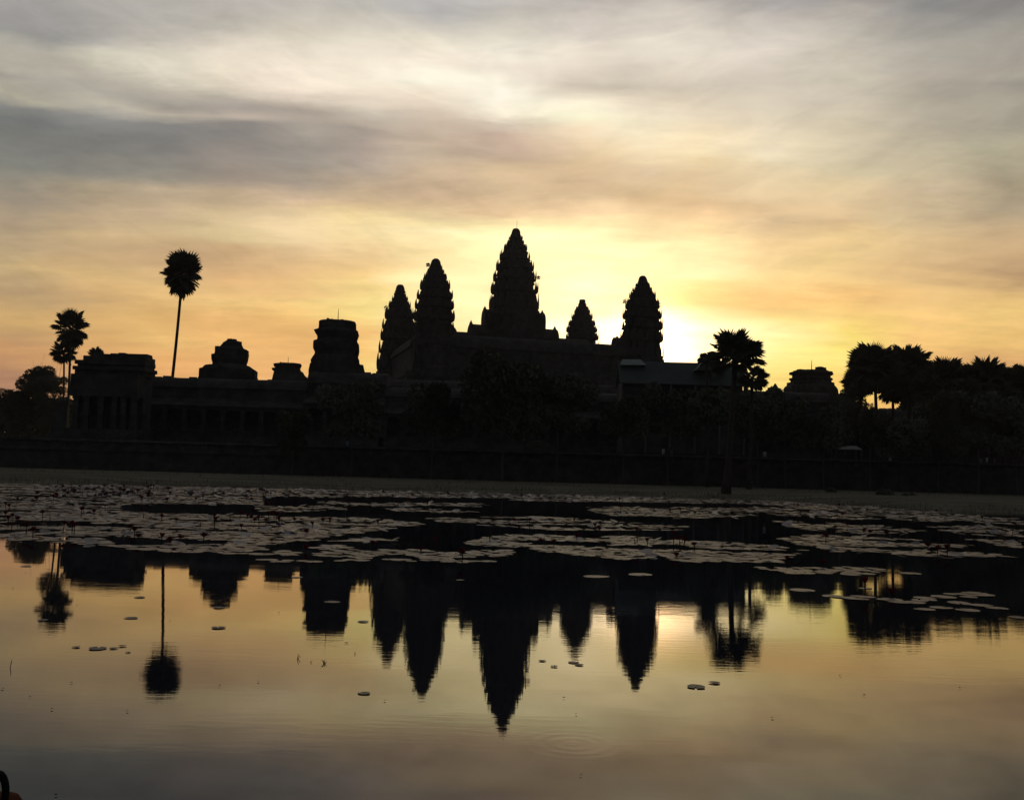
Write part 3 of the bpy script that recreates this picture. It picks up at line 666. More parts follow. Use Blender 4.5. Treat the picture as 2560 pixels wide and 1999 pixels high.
def palm(label, cx, cy, r, D, base, n=30, lo=-55, hi=88, trunk_w=.22, group='sugar palms', squash=1.0, flare=1.5, gap=None):
    """crown centre and radius in photo pixels; base: world point"""
    k = D / F; c = P(cx, cy, D); base = Vector(base)
    root = thing('palm_tree', label, 'palm tree', base, 0, group)
    top = c - base; pts, rad = [], []
    for i in range(9):
        f = i / 8; bow = math.sin(f * math.pi) * .012 * top.length
        pts.append((top.x * f + bow * .6, top.y * f, top.z * f - .15 * (i == 0))); rad.append(trunk_w * (flare - (flare - 1) * min(1, f * 6)) * (1 - .25 * f))
    MB().tube(pts, rad, 10).build('trunk', M['bark'], root, True)
    rs = random.Random(int(cx * 7 + cy)); R_ = r * k
    for i in range(n):
        f = (i + .5) / n; el_ = math.asin(math.sin(R(lo)) + (math.sin(R(hi)) - math.sin(R(lo))) * f) + rs.uniform(-.12, .12)
        az_ = i * 2.39996 + rs.uniform(-.3, .3)
        o = bpy.data.objects.new('frond', FRONDS[rs.randrange(5)]); link(o, root)
        d = Vector((math.cos(az_) * math.cos(el_), math.sin(az_) * math.cos(el_), math.sin(el_) * squash))
        s_ = R_ * rs.uniform(.90, 1.06) * (1.0 if el_ > -.2 else .95) * (1 if squash == 1 else d.length)
        q = d.to_track_quat('X', 'Z') @ Matrix.Rotation(rs.uniform(-.9, .9), 4, 'X').to_quaternion()
        o.matrix_local = Matrix.Translation(top) @ q.to_matrix().to_4x4() @ Matrix.Scale(s_, 4)
    return root
def gz_(D): return .4 if D < 109.9 else 3.0 if D < 118.2 else 4.05 if D < 149.9 else .5
def gp(px, D): p = P(px, 1180, D); return (p.x, D, gz_(D))
pb1 = P(428, 936, 160)
tb = P(455, 683, 160); dirv = (tb - pb1); base1 = pb1 - dirv * ((pb1.z - 1) / dirv.z)
palm('very tall lone sugar palm with a round ball crown and bare leaning trunk', 456, 686, 54, 160, base1, 46, -89, 89, .27, squash=1.3)
palm('taller of the twin palms with a ragged open crown beside the stone pavilion', 177, 824, 48, 175, (P(172, 960, 175).x, 175, .5), 24, -80, 88, .24, squash=1.2)
palm('shorter of the twin palms with small crown below the taller one', 160, 882, 37, 178, (P(165, 960, 178).x, 178, .5), 28, -80, 85, .2)
palm('palm whose small crown just peeks over the pavilion roof', 240, 888, 25, 190, gp(244, 190), 22, -30, 88, .2)
palm('big sugar palm on the near grass bank whose dark trunk reaches down to the water', 1838, 893, 80, 78.9, (P(1814, 1238, 78).x, 78, .12), 27, -32, 85, .26, flare=1.75)
palm('lower leafy palm tucked beside the big palm with fronds to the ground gap', 1880, 945, 46, 96, gp(1872, 96), 24, -60, 60, .2)
palm('small palm crown poking up beside the green gable', 1766, 902, 26, 104, gp(1768, 104), 20, -40, 80, .18)
for i, (cx, cy, r, D, lb) in enumerate((
    (2186, 922, 76, 128, 'broad rounded palm standing first in the grove after the broken gate tower'),
    (2268, 922, 72, 133, 'second palm of the grove with tips level with its rounded neighbour'),
    (2362, 955, 72, 137, 'third palm of the grove with a flatter wide crown'),
    (2462, 958, 74, 134, 'fourth palm of the grove with tall bristling upper fronds'),
    (2548, 970, 62, 131, 'palm of the grove cut by the picture edge'),
    (2150, 958, 48, 141, 'small low palm at the gate tower end of the grove'),
    (2232, 972, 48, 144, 'half-hidden low palm between the first two of the grove'),
    (2318, 975, 46, 126, 'low bushy palm under the gap between second and third of the grove'),
    (2412, 985, 48, 127, 'low bushy palm under the third and fourth of the grove'),
    (2505, 1000, 50, 126, 'low dense palm below the fourth of the grove'))):
    palm(lb, cx, cy, r, D, gp(cx + (6 if i != 6 else -2), D), 50 if r > 45 else 30, -70, 86, .24, 'palms of the grove')

# ------------------------------------------------------------------ broadleaf trees
def tree_meshes(seed, far=False, n=5600):
    random.seed(seed); n = 9000 if far else n; m = MB(); s = .15 if not far else .11
    blobs = [(Vector((rnd(-.68, .68), rnd(-.68, .68), rnd(-.75, .62))), rnd(.26, .48)) for _ in range(17)]
    for _ in range(n):
        c, r_ = random.choice(blobs); d = Vector((random.gauss(0, 1), random.gauss(0, 1), random.gauss(0, 1))).normalized()
        p = c + d * r_ * rnd(.45, 1.0) ** .6; a = Vector((rnd(-1, 1), rnd(-1, 1), rnd(-1, 1))).normalized(); b = a.orthogonal().normalized()
        a *= s * rnd(.3, .62); b *= s * rnd(.2, .36)
        m.add([p - a, p + b, p + a, p - b], [(0, 1, 2, 3)])
    cr = m.mesh('crown'); cr.materials.append(M['far_leaf' if far else 'leaf'])
    t_ = MB(); t_.tube([(0, 0, 0), (.02, .01, .5), (0, 0, 1.0)], [.05, .036, .028], 8)
    for c, r_ in blobs[:6]: t_.tube([(0, 0, .95), (c.x * .3, c.y * .3, 1.12), (c.x * .8, c.y * .8, 1.35 + c.z * .45)], [.024, .016, .006], 5)
    tm = t_.mesh('trunk'); tm.materials.append(M['bark' if far else 'pale_bark'])
    return cr, tm
TM = [tree_meshes(s) for s in (11, 12, 13)]; TF = [tree_meshes(s, True) for s in (21, 22)]
random.seed(99)
def tree(label, px, py, r, D, ground=None, kind=0, far=False, group='trees planted before the galleries', sy=1.0):
    k = D / F; c = P(px, py, D); cr, tm = (TF if far else TM)[kind % (2 if far else 3)]
    r *= 1.0 if far else 1.18
    ground = gz_(D)
    root = thing('broadleaf_tree', label, 'tree', (c.x, D, ground), rnd(0, 6), group)
    o = link(bpy.data.objects.new('crown', cr), root); R_ = r * k; hz = c.z - ground
    o.location = (0, 0, hz); o.scale = (R_, R_, R_ * sy)
    t_ = link(bpy.data.objects.new('trunk', tm), root); th = max(.6, hz - R_ * .45); t_.scale = (R_ * .9, R_ * .9, th / 1.0) if th > 3 else (R_ * .5, R_ * .5, th)
    t_.scale = (max(2.2, R_ * .8), max(2.2, R_ * .8), th * .92)
for i, a in enumerate((
    ('rounded distant tree rising highest beyond the twin palms', 86, 954, 42, 230, 1.0, 0), ('smaller distant tree touching the twin palm trunks', 138, 966, 30, 228, 1.0, 1),
    ('low distant tree below the highest of the clump', 100, 985, 44, 224, 1.0, 0), ('low distant tree at the picture edge beyond the twin palms', 22, 1008, 40, 226, 1.0, 1),
    ('dense distant tree filling the corner of the clump above the bank', 60, 1030, 55, 222, 1.0, 0), ('shadowed distant tree between the clump and the pavilion', 125, 1030, 40, 221, 1.0, 1))):
    tree(a[0], *a[1:5], None, i, True, 'distant trees beyond the twin palms')
for i, a in enumerate((
    ('dark rounded tree in front of the gallery below the slim pointed tower', 885, 1020, 62, 107), ('dark tree on pale trunk below the second tallest tower', 1085, 1010, 70, 108),
    ('broad dark tree directly below the tallest temple tower', 1262, 985, 92, 106), ('dark tree on tall pale stem below the smallest pointed tower', 1395, 1005, 66, 108),
    ('small dark tree before the end of the green roofed hall', 1562, 1030, 54, 107), ('dark tree below the green metal roof', 1672, 1025, 58, 108),
    ('low dark tree below the big flat-topped tower', 735, 1075, 45, 107), ('dark tree between the big palm trunk and the gable', 1768, 1010, 50, 106),
    ('dark bushy tree just beyond the big palm trunk', 1895, 1030, 55, 107), ('dark tree below the stone spike', 1965, 1050, 50, 108), ('dark tree below the broken gate tower', 2060, 1060, 55, 106))):
    tree(a[0], *a[1:5], None, i)
for i, a in enumerate((
    ('dark bushy tree under the first palm of the grove', 2176, 1064, 40, 107), ('dark bushy tree under the gap of sky in the grove', 2255, 1085, 52, 108), ('dense dark tree under the third palm of the grove', 2345, 1050, 62, 109),
    ('dense dark tree under the fourth palm of the grove', 2445, 1055, 68, 107), ('dense dark tree at the picture edge under the grove', 2540, 1055, 66, 108), ('tall dark tree filling the grove behind the fourth palm', 2500, 1000, 55, 142), ('tall dark tree filling the grove behind the third palm', 2400, 1000, 55, 144), ('tall dark tree closing the grove behind the second palm', 2295, 985, 40, 143), ('broad dark canopy filling the dip between third and fourth palms', 2412, 958, 42, 141), ('broad dark canopy filling the dip beyond the fourth palm', 2512, 962, 44, 141), ('round dark tree between the broken gate tower and the grove', 2112, 1000, 34, 146), ('dark tree under the small low palm of the grove', 2138, 1035, 38, 140))):
    tree(a[0], *a[1:5], None, i, False, 'trees under the palm grove')
# the far wood behind everything: one mass nobody could count
random.seed(41); fw = MB()
def wood(pxa, pxb, D, depth, n, top):
    for _ in range(n):
        px = rnd(pxa, pxb); d_ = D + rnd(0, depth); yt = top(px) + 16 * mnoise.noise(Vector((px * .035, 1, D))) + 9 * mnoise.noise(Vector((px * .11, 4, D)))
        zt = P(px, yt, d_).z; x = P(px, yt, d_).x; z = .5 + (zt - .5) * rnd(0, 1) ** 1.25 if random.random() < .8 else zt - abs(random.gauss(0, .5))
        a = Vector((rnd(-1, 1), rnd(-1, 1), rnd(-1, 1))).normalized(); b = a.orthogonal().normalized(); q = Vector((x, d_, z)); a *= rnd(.4, .9); b *= rnd(.3, .6)
        fw.add([q - a, q + b, q + a, q - b], [(0, 1, 2, 3)])
wood(-300, 200, 262, 20, 19000, lambda x: 1000 + max(0, -x) * .02)
wood(2080, 2800, 205, 20, 13000, lambda x: 1030 if x < 2245 else 1010)
wood(1840, 2100, 225, 10, 1500, lambda x: 1010)
me = fw.mesh('far_wood'); me.materials.append(M['far_leaf'])
tag(link(bpy.data.objects.new('far_wood', me)), 'dark distant wood closing off both ends of the temple', 'wood', None, 'stuff')
def bush(px, py, w, h, D, label):
    k = D / F; m = leaf_cloud(700, w * k, w * k * .8, h * k, .16, .3, .3); c = P(px, py, D); m.v = [(x, y, z * (1.0 if z > 0 else .6)) for x, y, z in m.v]
    o = m.build('bush', M['leaf']); o.location = (c.x, D, c.z); tag(o, label, 'bush', 'bushes on the grass bank')
bush(2213, 1238, 24, 17, 84, 'bigger dark mound-shaped bush on the grass bank')
bush(2272, 1244, 22, 12, 83, 'smaller dark bush beside the bigger mound-shaped one')
bush(2078, 1228, 14, 8, 92, 'tiny dark tuft on the grass bank on the palm trunk side of the two bushes')
bush(1345, 1112, 30, 12, 112, 'pale leafy bush on the terrace edge below the tallest tower')

# ------------------------------------------------------------------ people and stall on the terrace
def person(px, label, top, D=112.2, z=3.0, sit=False, face=0.0, hgt=1.68):
    x = P(px, 1120, D).x; root = thing('person', label, 'person', (x, D, z), face, 'people on the temple terrace')
    s = hgt / 1.7; V = []; E = []; Rd = []
    def v(p, r_): V.append((p[0] * s, p[1] * s, p[2] * s)); Rd.append(r_ * s); return len(V) - 1
    hip = v((0, 0, .92), .13); waist = v((0, 0, 1.08), .115); chest = v((0, 0, 1.30), .14); neck = v((0, 0, 1.45), .05); head = v((0, -.01, 1.56), .085); crown = v((0, 0, 1.64), .07)
    E += [(hip, waist), (waist, chest), (chest, neck), (neck, head), (head, crown)]
    for sd in (-1, 1):
        k_ = v((sd * .10, -.02, .50), .065); a_ = v((sd * .11, .02, .08), .045); t_ = v((sd * .12, -.12, .04), .04); E += [(hip, k_), (k_, a_), (a_, t_)]
        sh = v((sd * .18, 0, 1.38), .06); el_ = v((sd * .24, .03, 1.10), .045); w_ = v((sd * .20, -.10, .92), .03); hd = v((sd * .19, -.14, .85), .035); E += [(chest, sh), (sh, el_), (el_, w_), (w_, hd)]
    me = bpy.data.meshes.new('body'); me.from_pydata(V, E, []); me.materials.append(M['cloth_dark'])
    b = link(bpy.data.objects.new('body', me), root)
    sk = b.modifiers.new('skin', 'SKIN'); 
    for i, r_ in enumerate(Rd): me.skin_vertices[0].data[i].radius = (r_, r_)
    me.skin_vertices[0].data[0].use_root = True
    b.modifiers.new('sub', 'SUBSURF').levels = 1; b.modifiers[-1].render_levels = 1
    rg = [[(w * s * math.cos(6.2832 * i / 12), w * .72 * s * math.sin(6.2832 * i / 12), zz_ * s) for i in range(12)] for zz_, w in ((.88, .185), (1.08, .165), (1.3, .205), (1.4, .19), (1.455, .08))]
    MB().rings(rg).build('shirt', top, root, True)
    rg = [[(w * s * math.cos(6.2832 * i / 10), (.012 + w * s * math.sin(6.2832 * i / 10)), zz_ * s) for i in range(10)] for zz_, w in ((1.56, .098), (1.62, .10), (1.68, .08), (1.715, .03))]
    MB().rings(rg).build('hair', M['hair'], root, True)
ppl = [(746, 'person in a white top alone on the terrace below the small flat-topped stump', 'cloth_white'), (868, 'person in a pale blue top on the terrace below the big flat-topped tower', 'cloth_blue'),
 (1659, 'standing person in a white top on the terrace in front of the green roofed hall', 'cloth_white'), (1678, 'person in a pale top beside the white-topped one at the green roofed hall', 'canvas'),
 (1912, 'person in a white top on the terrace next to the big palm trunk', 'cloth_white'), (2226, 'lone standing person in a white top under the grove just past the stall', 'cloth_white'),
 (2452, 'person in a pale blue top, first of the three standing together below the fourth palm', 'cloth_blue'), (2466, 'person in a white top in the middle of the three below the fourth palm', 'cloth_white'), (2484, 'person in a dull pale top, last of the three below the fourth palm', 'canvas')]
for i, (px, lb, c_) in enumerate(ppl): person(px, lb, M[c_], face=rnd(-1, 1), hgt=rnd(1.58, 1.76))
stl = thing('market_stall', 'small stall with pale flat awning and table on the terrace below the broken gate tower', 'stall', (P(2116, 1160, 112.6).x, 112.6, 3.0))
MB().add([(-1.5, -.9, 2.0), (1.5, -.9, 2.0), (1.5, .9, 2.45), (-1.5, .9, 2.45), (-1.5, -.9, 1.93), (1.5, -.9, 1.93), (1.5, .9, 2.38), (-1.5, .9, 2.38)], [(0, 1, 2, 3), (7, 6, 5, 4), (0, 4, 5, 1), (1, 5, 6, 2), (2, 6, 7, 3), (3, 7, 4, 0)]).build('awning', M['canvas'], stl)
MB().box(-1.2, 1.2, -.5, .4, .72, .80).build('table_top', M['canvas'], stl)
for x in (-1.4, 1.4):
    for y, hh in ((-.8, 1.95), (.8, 2.38)): MB().box(x - .03, x + .03, y - .03, y + .03, 0, hh).build('pole', M['pole'], stl)
for x in (-1.1, 1.1):
    for y in (-.42, .32): MB().box(x - .03, x + .03, y - .03, y + .03, 0, .72).build('table_leg', M['pole'], stl)

# ------------------------------------------------------------------ lily pads
def pad_mesh(seed, n=18):
    rs = random.Random(seed); v = [(0, 0, .003)]; f = []
    notch = .16
    for rr, z in ((.6, .003), (.93, .003), (1.0, .004)):
        for i in range(n):
            a = notch + (2 * math.pi - 2 * notch) * i / (n - 1); w = 1 + .035 * math.sin(a * 3 + seed) + rs.uniform(-.015, .015)
            v.append((rr * w * math.cos(a), rr * w * math.sin(a), z + rs.uniform(0, .001) * (rr > .9)))
    for i in range(n - 1):
        f.append((0, 1 + i, 2 + i))
        for k in range(2): f.append((1 + k * n + i, 1 + (k + 1) * n + i, 2 + (k + 1) * n + i, 2 + k * n + i))
    me = bpy.data.meshes.new('lily_pad'); me.from_pydata(v, [], f); me.materials.append(M['pad']); return me, v, f
PADS = [pad_mesh(s) for s in range(7)]
PATCH = [
 ('in the wide dense bed below the twin palms and pavilion', .93, [(0, 1206), (640, 1220), (660, 1262), (330, 1258), (300, 1264), (330, 1280), (640, 1288), (900, 1292), (1070, 1310), (1010, 1322), (870, 1332), (800, 1346), (650, 1362), (620, 1384), (480, 1382), (330, 1372), (190, 1358), (0, 1348)]),
 ('in the far strip along the bank', .80, [(630, 1219), (1280, 1233), (1280, 1245), (640, 1241)]),
 ('in the narrow tongue below the small flat-topped stump', .8, [(640, 1262), (820, 1264), (880, 1274), (640, 1279)]),
 ('in a thin raft below the slim pointed tower', .7, [(800, 1251), (1200, 1257), (1235, 1266), (1060, 1268), (800, 1259)]),
 ('in a thin raft below the second tallest tower', .85, [(950, 1269), (1190, 1275), (1200, 1281), (1000, 1279)]),
 ('in the long raft below the tallest temple tower', .7, [(1060, 1294), (1340, 1289), (1480, 1300), (1720, 1316), (1700, 1325), (1380, 1325), (1280, 1316), (1100, 1305)]),
 ('in the loose outer scatter below the small flat-topped stump', .62, [(640, 1373), (640, 1347), (940, 1346), (1000, 1355), (940, 1366), (820, 1373), (760, 1386)]),
 ('in the outermost raft below the slim pointed tower', .66, [(560, 1386), (850, 1373), (1000, 1372), (1270, 1376), (1300, 1399), (1200, 1409), (960, 1403), (700, 1405)]),
 ('in the wide middle raft below the tower by the sunrise', .86, [(1160, 1353), (1290, 1336), (1560, 1338), (1730, 1348), (1880, 1358), (2010, 1376), (1960, 1399), (1760, 1413), (1620, 1399), (1440, 1389), (1280, 1373), (1190, 1369)]),
 ('in the far strip below the big palm', .82, [(1280, 1236), (1480, 1236), (1920, 1251), (2200, 1268), (2560, 1296), (2560, 1312), (2240, 1299), (1900, 1260), (1280, 1251)]),
 ('in the long raft beside the big palm reflection', .76, [(1470, 1268), (1920, 1267), (2240, 1294), (2180, 1300), (1930, 1287), (1700, 1297), (1500, 1287)]),
 ('in the raft below the broken gate tower', .8, [(1930, 1302), (2100, 1304), (2330, 1328), (2200, 1335), (2010, 1323)]),
 ('in the far raft below the fourth palm', .8, [(2310, 1316), (2440, 1311), (2560, 1320), (2560, 1346), (2400, 1335)]),
 ('in the raft below the first palm of the grove', .86, [(1930, 1344), (2050, 1338), (2260, 1346), (2420, 1362), (2300, 1379), (2060, 1373)]),
 ('in the long raft below the third palm of the grove', .8, [(2060, 1371), (2300, 1368), (2540, 1391), (2440, 1399), (2340, 1395), (2100, 1381)]),
 ('in the small raft at the picture edge below the grove', .6, [(2420, 1348), (2560, 1352), (2560, 1376)]),
 ('in the broken raft between the sunrise glow and the grove reflection', .74, [(1820, 1398), (2080, 1404), (2220, 1421), (2150, 1445), (2020, 1441), (1940, 1429), (1850, 1415)]),
 ('in the short outer row below the broken gate tower', .62, [(1960, 1456), (2080, 1462), (2210, 1470), (2170, 1477), (2000, 1469)]),
 ('in the outer row below the first palm of the grove', .62, [(2050, 1488), (2280, 1494), (2440, 1478), (2450, 1492), (2280, 1505), (2140, 1505)]),
]
def inside(poly, x, y):
    c = False; n = len(poly)
    for i in range(n):
        (x1, y1), (x2, y2) = poly[i], poly[(i + 1) % n]
        if (y1 > y) != (y2 > y) and x < (x2 - x1) * (y - y1) / (y2 - y1) + x1: c = not c
    return c
BB = [(min(p[0] for p in q) - 8, max(p[0] for p in q) + 8, min(p[1] for p in q), max(p[1] for p in q)) for _, _, q in PATCH]
random.seed(5); cand = []
yy = 12.0
while yy < 76:
    stp = .25 if yy < 30 else .30 if yy < 45 else .40
    xw = yy * .53; xx = -xw
    while xx < xw:
        x, y = xx + rnd(-.5, .5) * stp, yy + rnd(-.5, .5) * stp
        if y < shore(x) - .5:
            px, py = proj((x, y, 0))
            wob = 5 * mnoise.noise(Vector((x * .6, y * .35, 2)))
            for i, (b_, (d_, dens, poly)) in enumerate(zip(BB, PATCH)):
                if b_[0] <= px <= b_[1] and b_[2] - 6 <= py <= b_[3] + 6 and inside(poly, px + wob * 2, py + wob * min(1, 22 / yy)):
                    hole = mnoise.noise(Vector((x * .8, y * .9, 6))) * .40 + mnoise.noise(Vector((x * .22, y * .85, 9))) * .70
                    if hole < (dens - .5) * .36 + (.06 if yy > 60 else 0): cand.append((x, y, i))
                    break
        xx += stp
    yy += stp
cand.sort(key=lambda c: c[1])
IND = cand[:262]; REST = cand[262:]
def put_pad(x, y, r, label, group):
    me, _, _ = random.choice(PADS); o = bpy.data.objects.new('lily_pad', me); link(o)
    o.location = (x, y, rnd(.001, .004)); o.rotation_euler = (rnd(-.02, .02), rnd(-.02, .02), rnd(0, 6.28)); o.scale = (r, r * rnd(.9, 1), 1)
    if group.startswith('lone') and y < 13.2: o.material_slots[0].link = 'OBJECT'; o.material_slots[0].material = M['pad_dark']
    return tag(o, label, 'lily pad', group)
for (x, y, i) in IND:
    d_ = PATCH[i][0]; put_pad(x, y, rnd(.09, .14) + .075 * random.random() ** 2, 'lily pad floating ' + d_, 'lily pads ' + d_)
rest = MB()
for (x, y, i) in REST:
    r_ = rnd(.10, .15) + .07 * random.random() ** 2 if y < 45 else rnd(.15, .24); n = 9 if y < 45 else 7; z = rnd(.002, .01); a0 = rnd(0, 6.28); tx, ty = rnd(-.045, .045), rnd(-.035, .035)
    if random.random() < .06: tx += rnd(-.35, .35); ty += rnd(-.1, .3); z += .02
    vs_ = [(x, y, z)] + [(x + r_ * math.cos(a0 + 5.9 * k / n), y + r_ * math.sin(a0 + 5.9 * k / n), z + r_ * (tx * math.cos(a0 + 5.9 * k / n) + ty * math.sin(a0 + 5.9 * k / n)) + rnd(0, .006)) for k in range(n + 1)]
    rest.add(vs_, [(0, k, k + 1) for k in range(1, n + 1)])
me = rest.mesh('lily_pads'); me.materials.append(M['pad'])
tag(link(bpy.data.objects.new('lily_pad_cover', me)), 'far reaches of the floating lily pad cover towards the opposite bank', 'lily pads', None, 'stuff')
for (px, py, w, lb) in (
    (2005, 1475, 64, 'large oval lily pad alone at the edge of the sunrise reflection'), (2276, 1433, 56, 'single lily pad drifting above the grove reflection, apart from the rafts'),
    (2312, 1523, 52, 'first pad of the outermost loose line on the grove reflection'), (2352, 1519, 56, 'second pad of the outermost loose line on the grove reflection'), (2420, 1525, 60, 'lowest pad of the outermost loose line on the grove reflection'),
    (2398, 1507, 60, 'upper pad of the outermost loose line beside the raft'), (2452, 1513, 60, 'wide pad next to last in the outermost loose line'), (2492, 1520, 54, 'last pad of the outermost loose line towards the picture edge'),
    (2440, 1486, 84, 'broad bright pad at the end of the row under the third palm reflection'), (2545, 1543, 44, 'lily pad at the picture edge below the outermost loose line'),
    (65, 1415, 26, 'dark lone pad below the distant trees reflection'), (107, 1550, 26, 'dark lone pad just below the twin palm reflection'), (349, 1493, 27, 'dark lone pad beside the upper trunk reflection of the tall palm'),
    (327, 1545, 34, 'dark lone pad beside the middle trunk reflection of the tall palm'), (244, 1621, 44, 'largest dark pad of the little cluster beside the ball crown reflection'), (190, 1618, 20, 'outer small dark pad of the cluster beside the ball crown reflection'),
    (284, 1621, 22, 'small dark pad next to the largest of the little cluster'), (306, 1615, 20, 'upper small dark pad of the little cluster'), (320, 1631, 14, 'tiny dark pad under the little cluster'),
    (546, 1569, 36, 'thin dark pad low between the tall palm and domed ruin reflections'), (548, 1519, 30, 'thin dark pad just under the domed ruin reflection'), (908, 1554, 28, 'dark lone pad in the bright gap beside the flat-topped tower reflection'),
    (1356, 1652, 20, 'small dark pad beside the tallest tower reflection'), (1385, 1666, 20, 'small dark pad lower beside the tallest tower reflection'), (1434, 1656, 28, 'upper dark pad of the pair under the smallest tower reflection'), (1448, 1662, 24, 'lower dark pad of the pair under the smallest tower reflection'),
    (1740, 1717, 46, 'long dim pad below the big palm reflection'), (1786, 1707, 30, 'short dim pad just above the long dim one'), (910, 1733, 32, 'dim thin pad below the second tallest tower reflection'), (742, 1443, 30, 'dull pad in the flat-topped tower reflection, upper one'), (830, 1505, 40, 'dull pad in the flat-topped tower reflection, lower one'), (1150, 1450, 22, 'tiny bright pad in the dark reflection under the tallest tower'), (1490, 1441, 66, 'pad shape standing in for a bright ripple streak under the smallest tower'), (1600, 1436, 60, 'pad shape standing in for a bright ripple streak under the tower by the sunrise')):  # last two pad shapes stand in for golden ripple streaks
    p = G(px, py); r_ = w / 2 * p.y / F; put_pad(p.x, p.y, r_, lb, 'lone lily pads on the open water')

# ------------------------------------------------------------------ water lily flowers
def bloom_mesh(seed, openness):
    rs = random.Random(seed); m = MB()
    for layer, (n, el_, L) in enumerate(((7, 30 + 55 * (1 - openness), 1.0), (6, 50 + 35 * (1 - openness), .92), (5, 70, .78))):
        for i in range(n):
            a = 6.2832 * (i + .5 * layer) / n + rs.uniform(-.12, .12); e = R(el_ + rs.uniform(-8, 8)); d = Vector((math.cos(a) * math.cos(e), math.sin(a) * math.cos(e), math.sin(e))); s_ = Vector((-math.sin(a), math.cos(a), 0)); u_ = d.cross(s_)
            pts = [Vector((0, 0, 0)), d * .45 * L + s_ * .17 + u_ * .05, d * L * rs.uniform(.9, 1.05), d * .45 * L - s_ * .17 + u_ * .05, d * .5 * L - u_ * .04]
            m.add(pts, [(0, 1, 4), (0, 4, 3), (1, 2, 4), (4, 2, 3)])
    me = m.mesh('bloom'); me.materials.append(M['petal']); return me
BLOOM = [bloom_mesh(s, o_) for s, o_ in ((1, .9), (2, .7), (3, .5), (4, 1.0))]; BUD = bloom_mesh(9, .0)
sm = MB().tube([(0, 0, -.05), (.012, .006, .5), (0, 0, 1)], [.06, .055, .05], 6).mesh('stem'); sm.materials.append(M['stem'])
AREA = [(0, 'the distant tree clump'), (118, 'the twin palms'), (205, 'the stone pavilion'), (370, 'the tall lone palm'), (490, 'the domed ruin'), (655, 'the small flat-topped stump'), (775, 'the big flat-topped tower'), (930, 'the slim tower'), (1045, 'the second tallest tower'), (1180, 'the tallest tower'), (1390, 'the smallest pointed tower'), (1550, 'the tower by the sunrise'), (1680, 'the green gable'), (1790, 'the big palm'), (1925, 'the broken gate tower'), (2110, 'the first grove palm'), (2320, 'the far grove palms')]
ORD = ['first', 'second', 'third', 'fourth', 'fifth', 'sixth', 'seventh', 'eighth', 'ninth', 'tenth', 'eleventh', 'twelfth', 'thirteenth', 'fourteenth', 'fifteenth', 'sixteenth']
FL = [(14, 1259, 1275, 0), (29, 1312, 1328, 0), (43, 1295, 1318, 0), (52, 1310, 1320, 1), (65, 1310, 1335, 0), (82, 1322, 1345, 0), (157, 1306, 1334, 0), (123, 1296, 1313, 1), (133, 1240, 1250, 0), (92, 1230, 1240, 0), (90, 1245, 1254, 0), (42, 1246, 1259, 0), (352, 1241, 1251, 0), (370, 1237, 1250, 0), (236, 1277, 1284, 0), (336, 1323, 1346, 0), (345, 1338, 1357, 0), (358, 1289, 1296, 1),
 (417, 1246, 1254, 0), (488, 1246, 1253, 0), (536, 1298, 1322, 0), (500, 1312, 1321, 1), (404, 1289, 1302, 0), (405, 1339, 1351, 0), (426, 1346, 1358, 0), (450, 1341, 1359, 0), (508, 1336, 1355, 0), (648, 1292, 1316, 0), (670, 1284, 1305, 0), (665, 1299, 1319, 0), (627, 1291, 1301, 0), (632, 1274, 1283, 0), (600, 1281, 1299, 0), (690, 1284, 1301, 0), (735, 1296, 1306, 0), (808, 1299, 1306, 0), (824, 1297, 1308, 0), (766, 1328, 1334, 2), (765, 1374, 1379, 2), (930, 1357, 1372, 0), (575, 1298, 1304, 1), (680, 1259, 1268, 0), (666, 1257, 1265, 0), (932, 1243, 1251, 0), (868, 1301, 1308, 1), (1105, 1250, 1257, 0), (1052, 1373, 1382, 0),
 (1593, 1324, 1361, 0), (1587, 1353, 1362, 1), (1619, 1350, 1364, 0), (1684, 1347, 1376, 0), (1700, 1342, 1377, 0), (1710, 1350, 1369, 0), (1736, 1359, 1377, 0), (1442, 1339, 1350, 0), (1497, 1321, 1346, 0), (1285, 1298, 1306, 0), (1968, 1396, 1411, 0), (2057, 1404, 1416, 0), (1660, 1235, 1243, 0), (1674, 1275, 1282, 0), (1770, 1264, 1271, 0), (2163, 1453, 1484, 0), (2228, 1484, 1492, 2), (2346, 1365, 1373, 0), (2320, 1361, 1368, 0), (2160, 1328, 1334, 0), (2176, 1326, 1333, 2), (2216, 1329, 1336, 0), (2090, 1315, 1320, 2), (2118, 1309, 1315, 0), (2340, 1276, 1283, 0), (1955, 1269, 1276, 0), (1995, 1262, 1268, 0), (2530, 1314, 1322, 0), (1352, 1352, 1357, 2), (1690, 1388, 1393, 2)]
for _ in range(46):
    px = 105 + 330 * random.random(); yb = 1222 + random.random() ** 1.3 * 24; FL.append((px, yb - rnd(5, 13), yb, random.choice((0, 0, 1))))
for _ in range(22):
    px = rnd(430, 1000); yb = 1226 + random.random() * 20 + (px - 430) * .018; FL.append((px, yb - rnd(4, 9), yb, random.choice((0, 1))))
random.seed(77)
for x, y, i in random.sample([c for c in cand if 17 < c[1] < 62], 70):
    px, py = proj((x, y, 0))
    if 5 < px < 2555: FL.append((px, py - rnd(.10, .26) * F / y, py, random.choice((0, 0, 1))))
per = {}
for f_ in FL:
    a = [n for x0, n in AREA if f_[0] >= x0][-1]; per.setdefault(a, []).append(f_)
EXTRA = ['', 'red', 'dark']
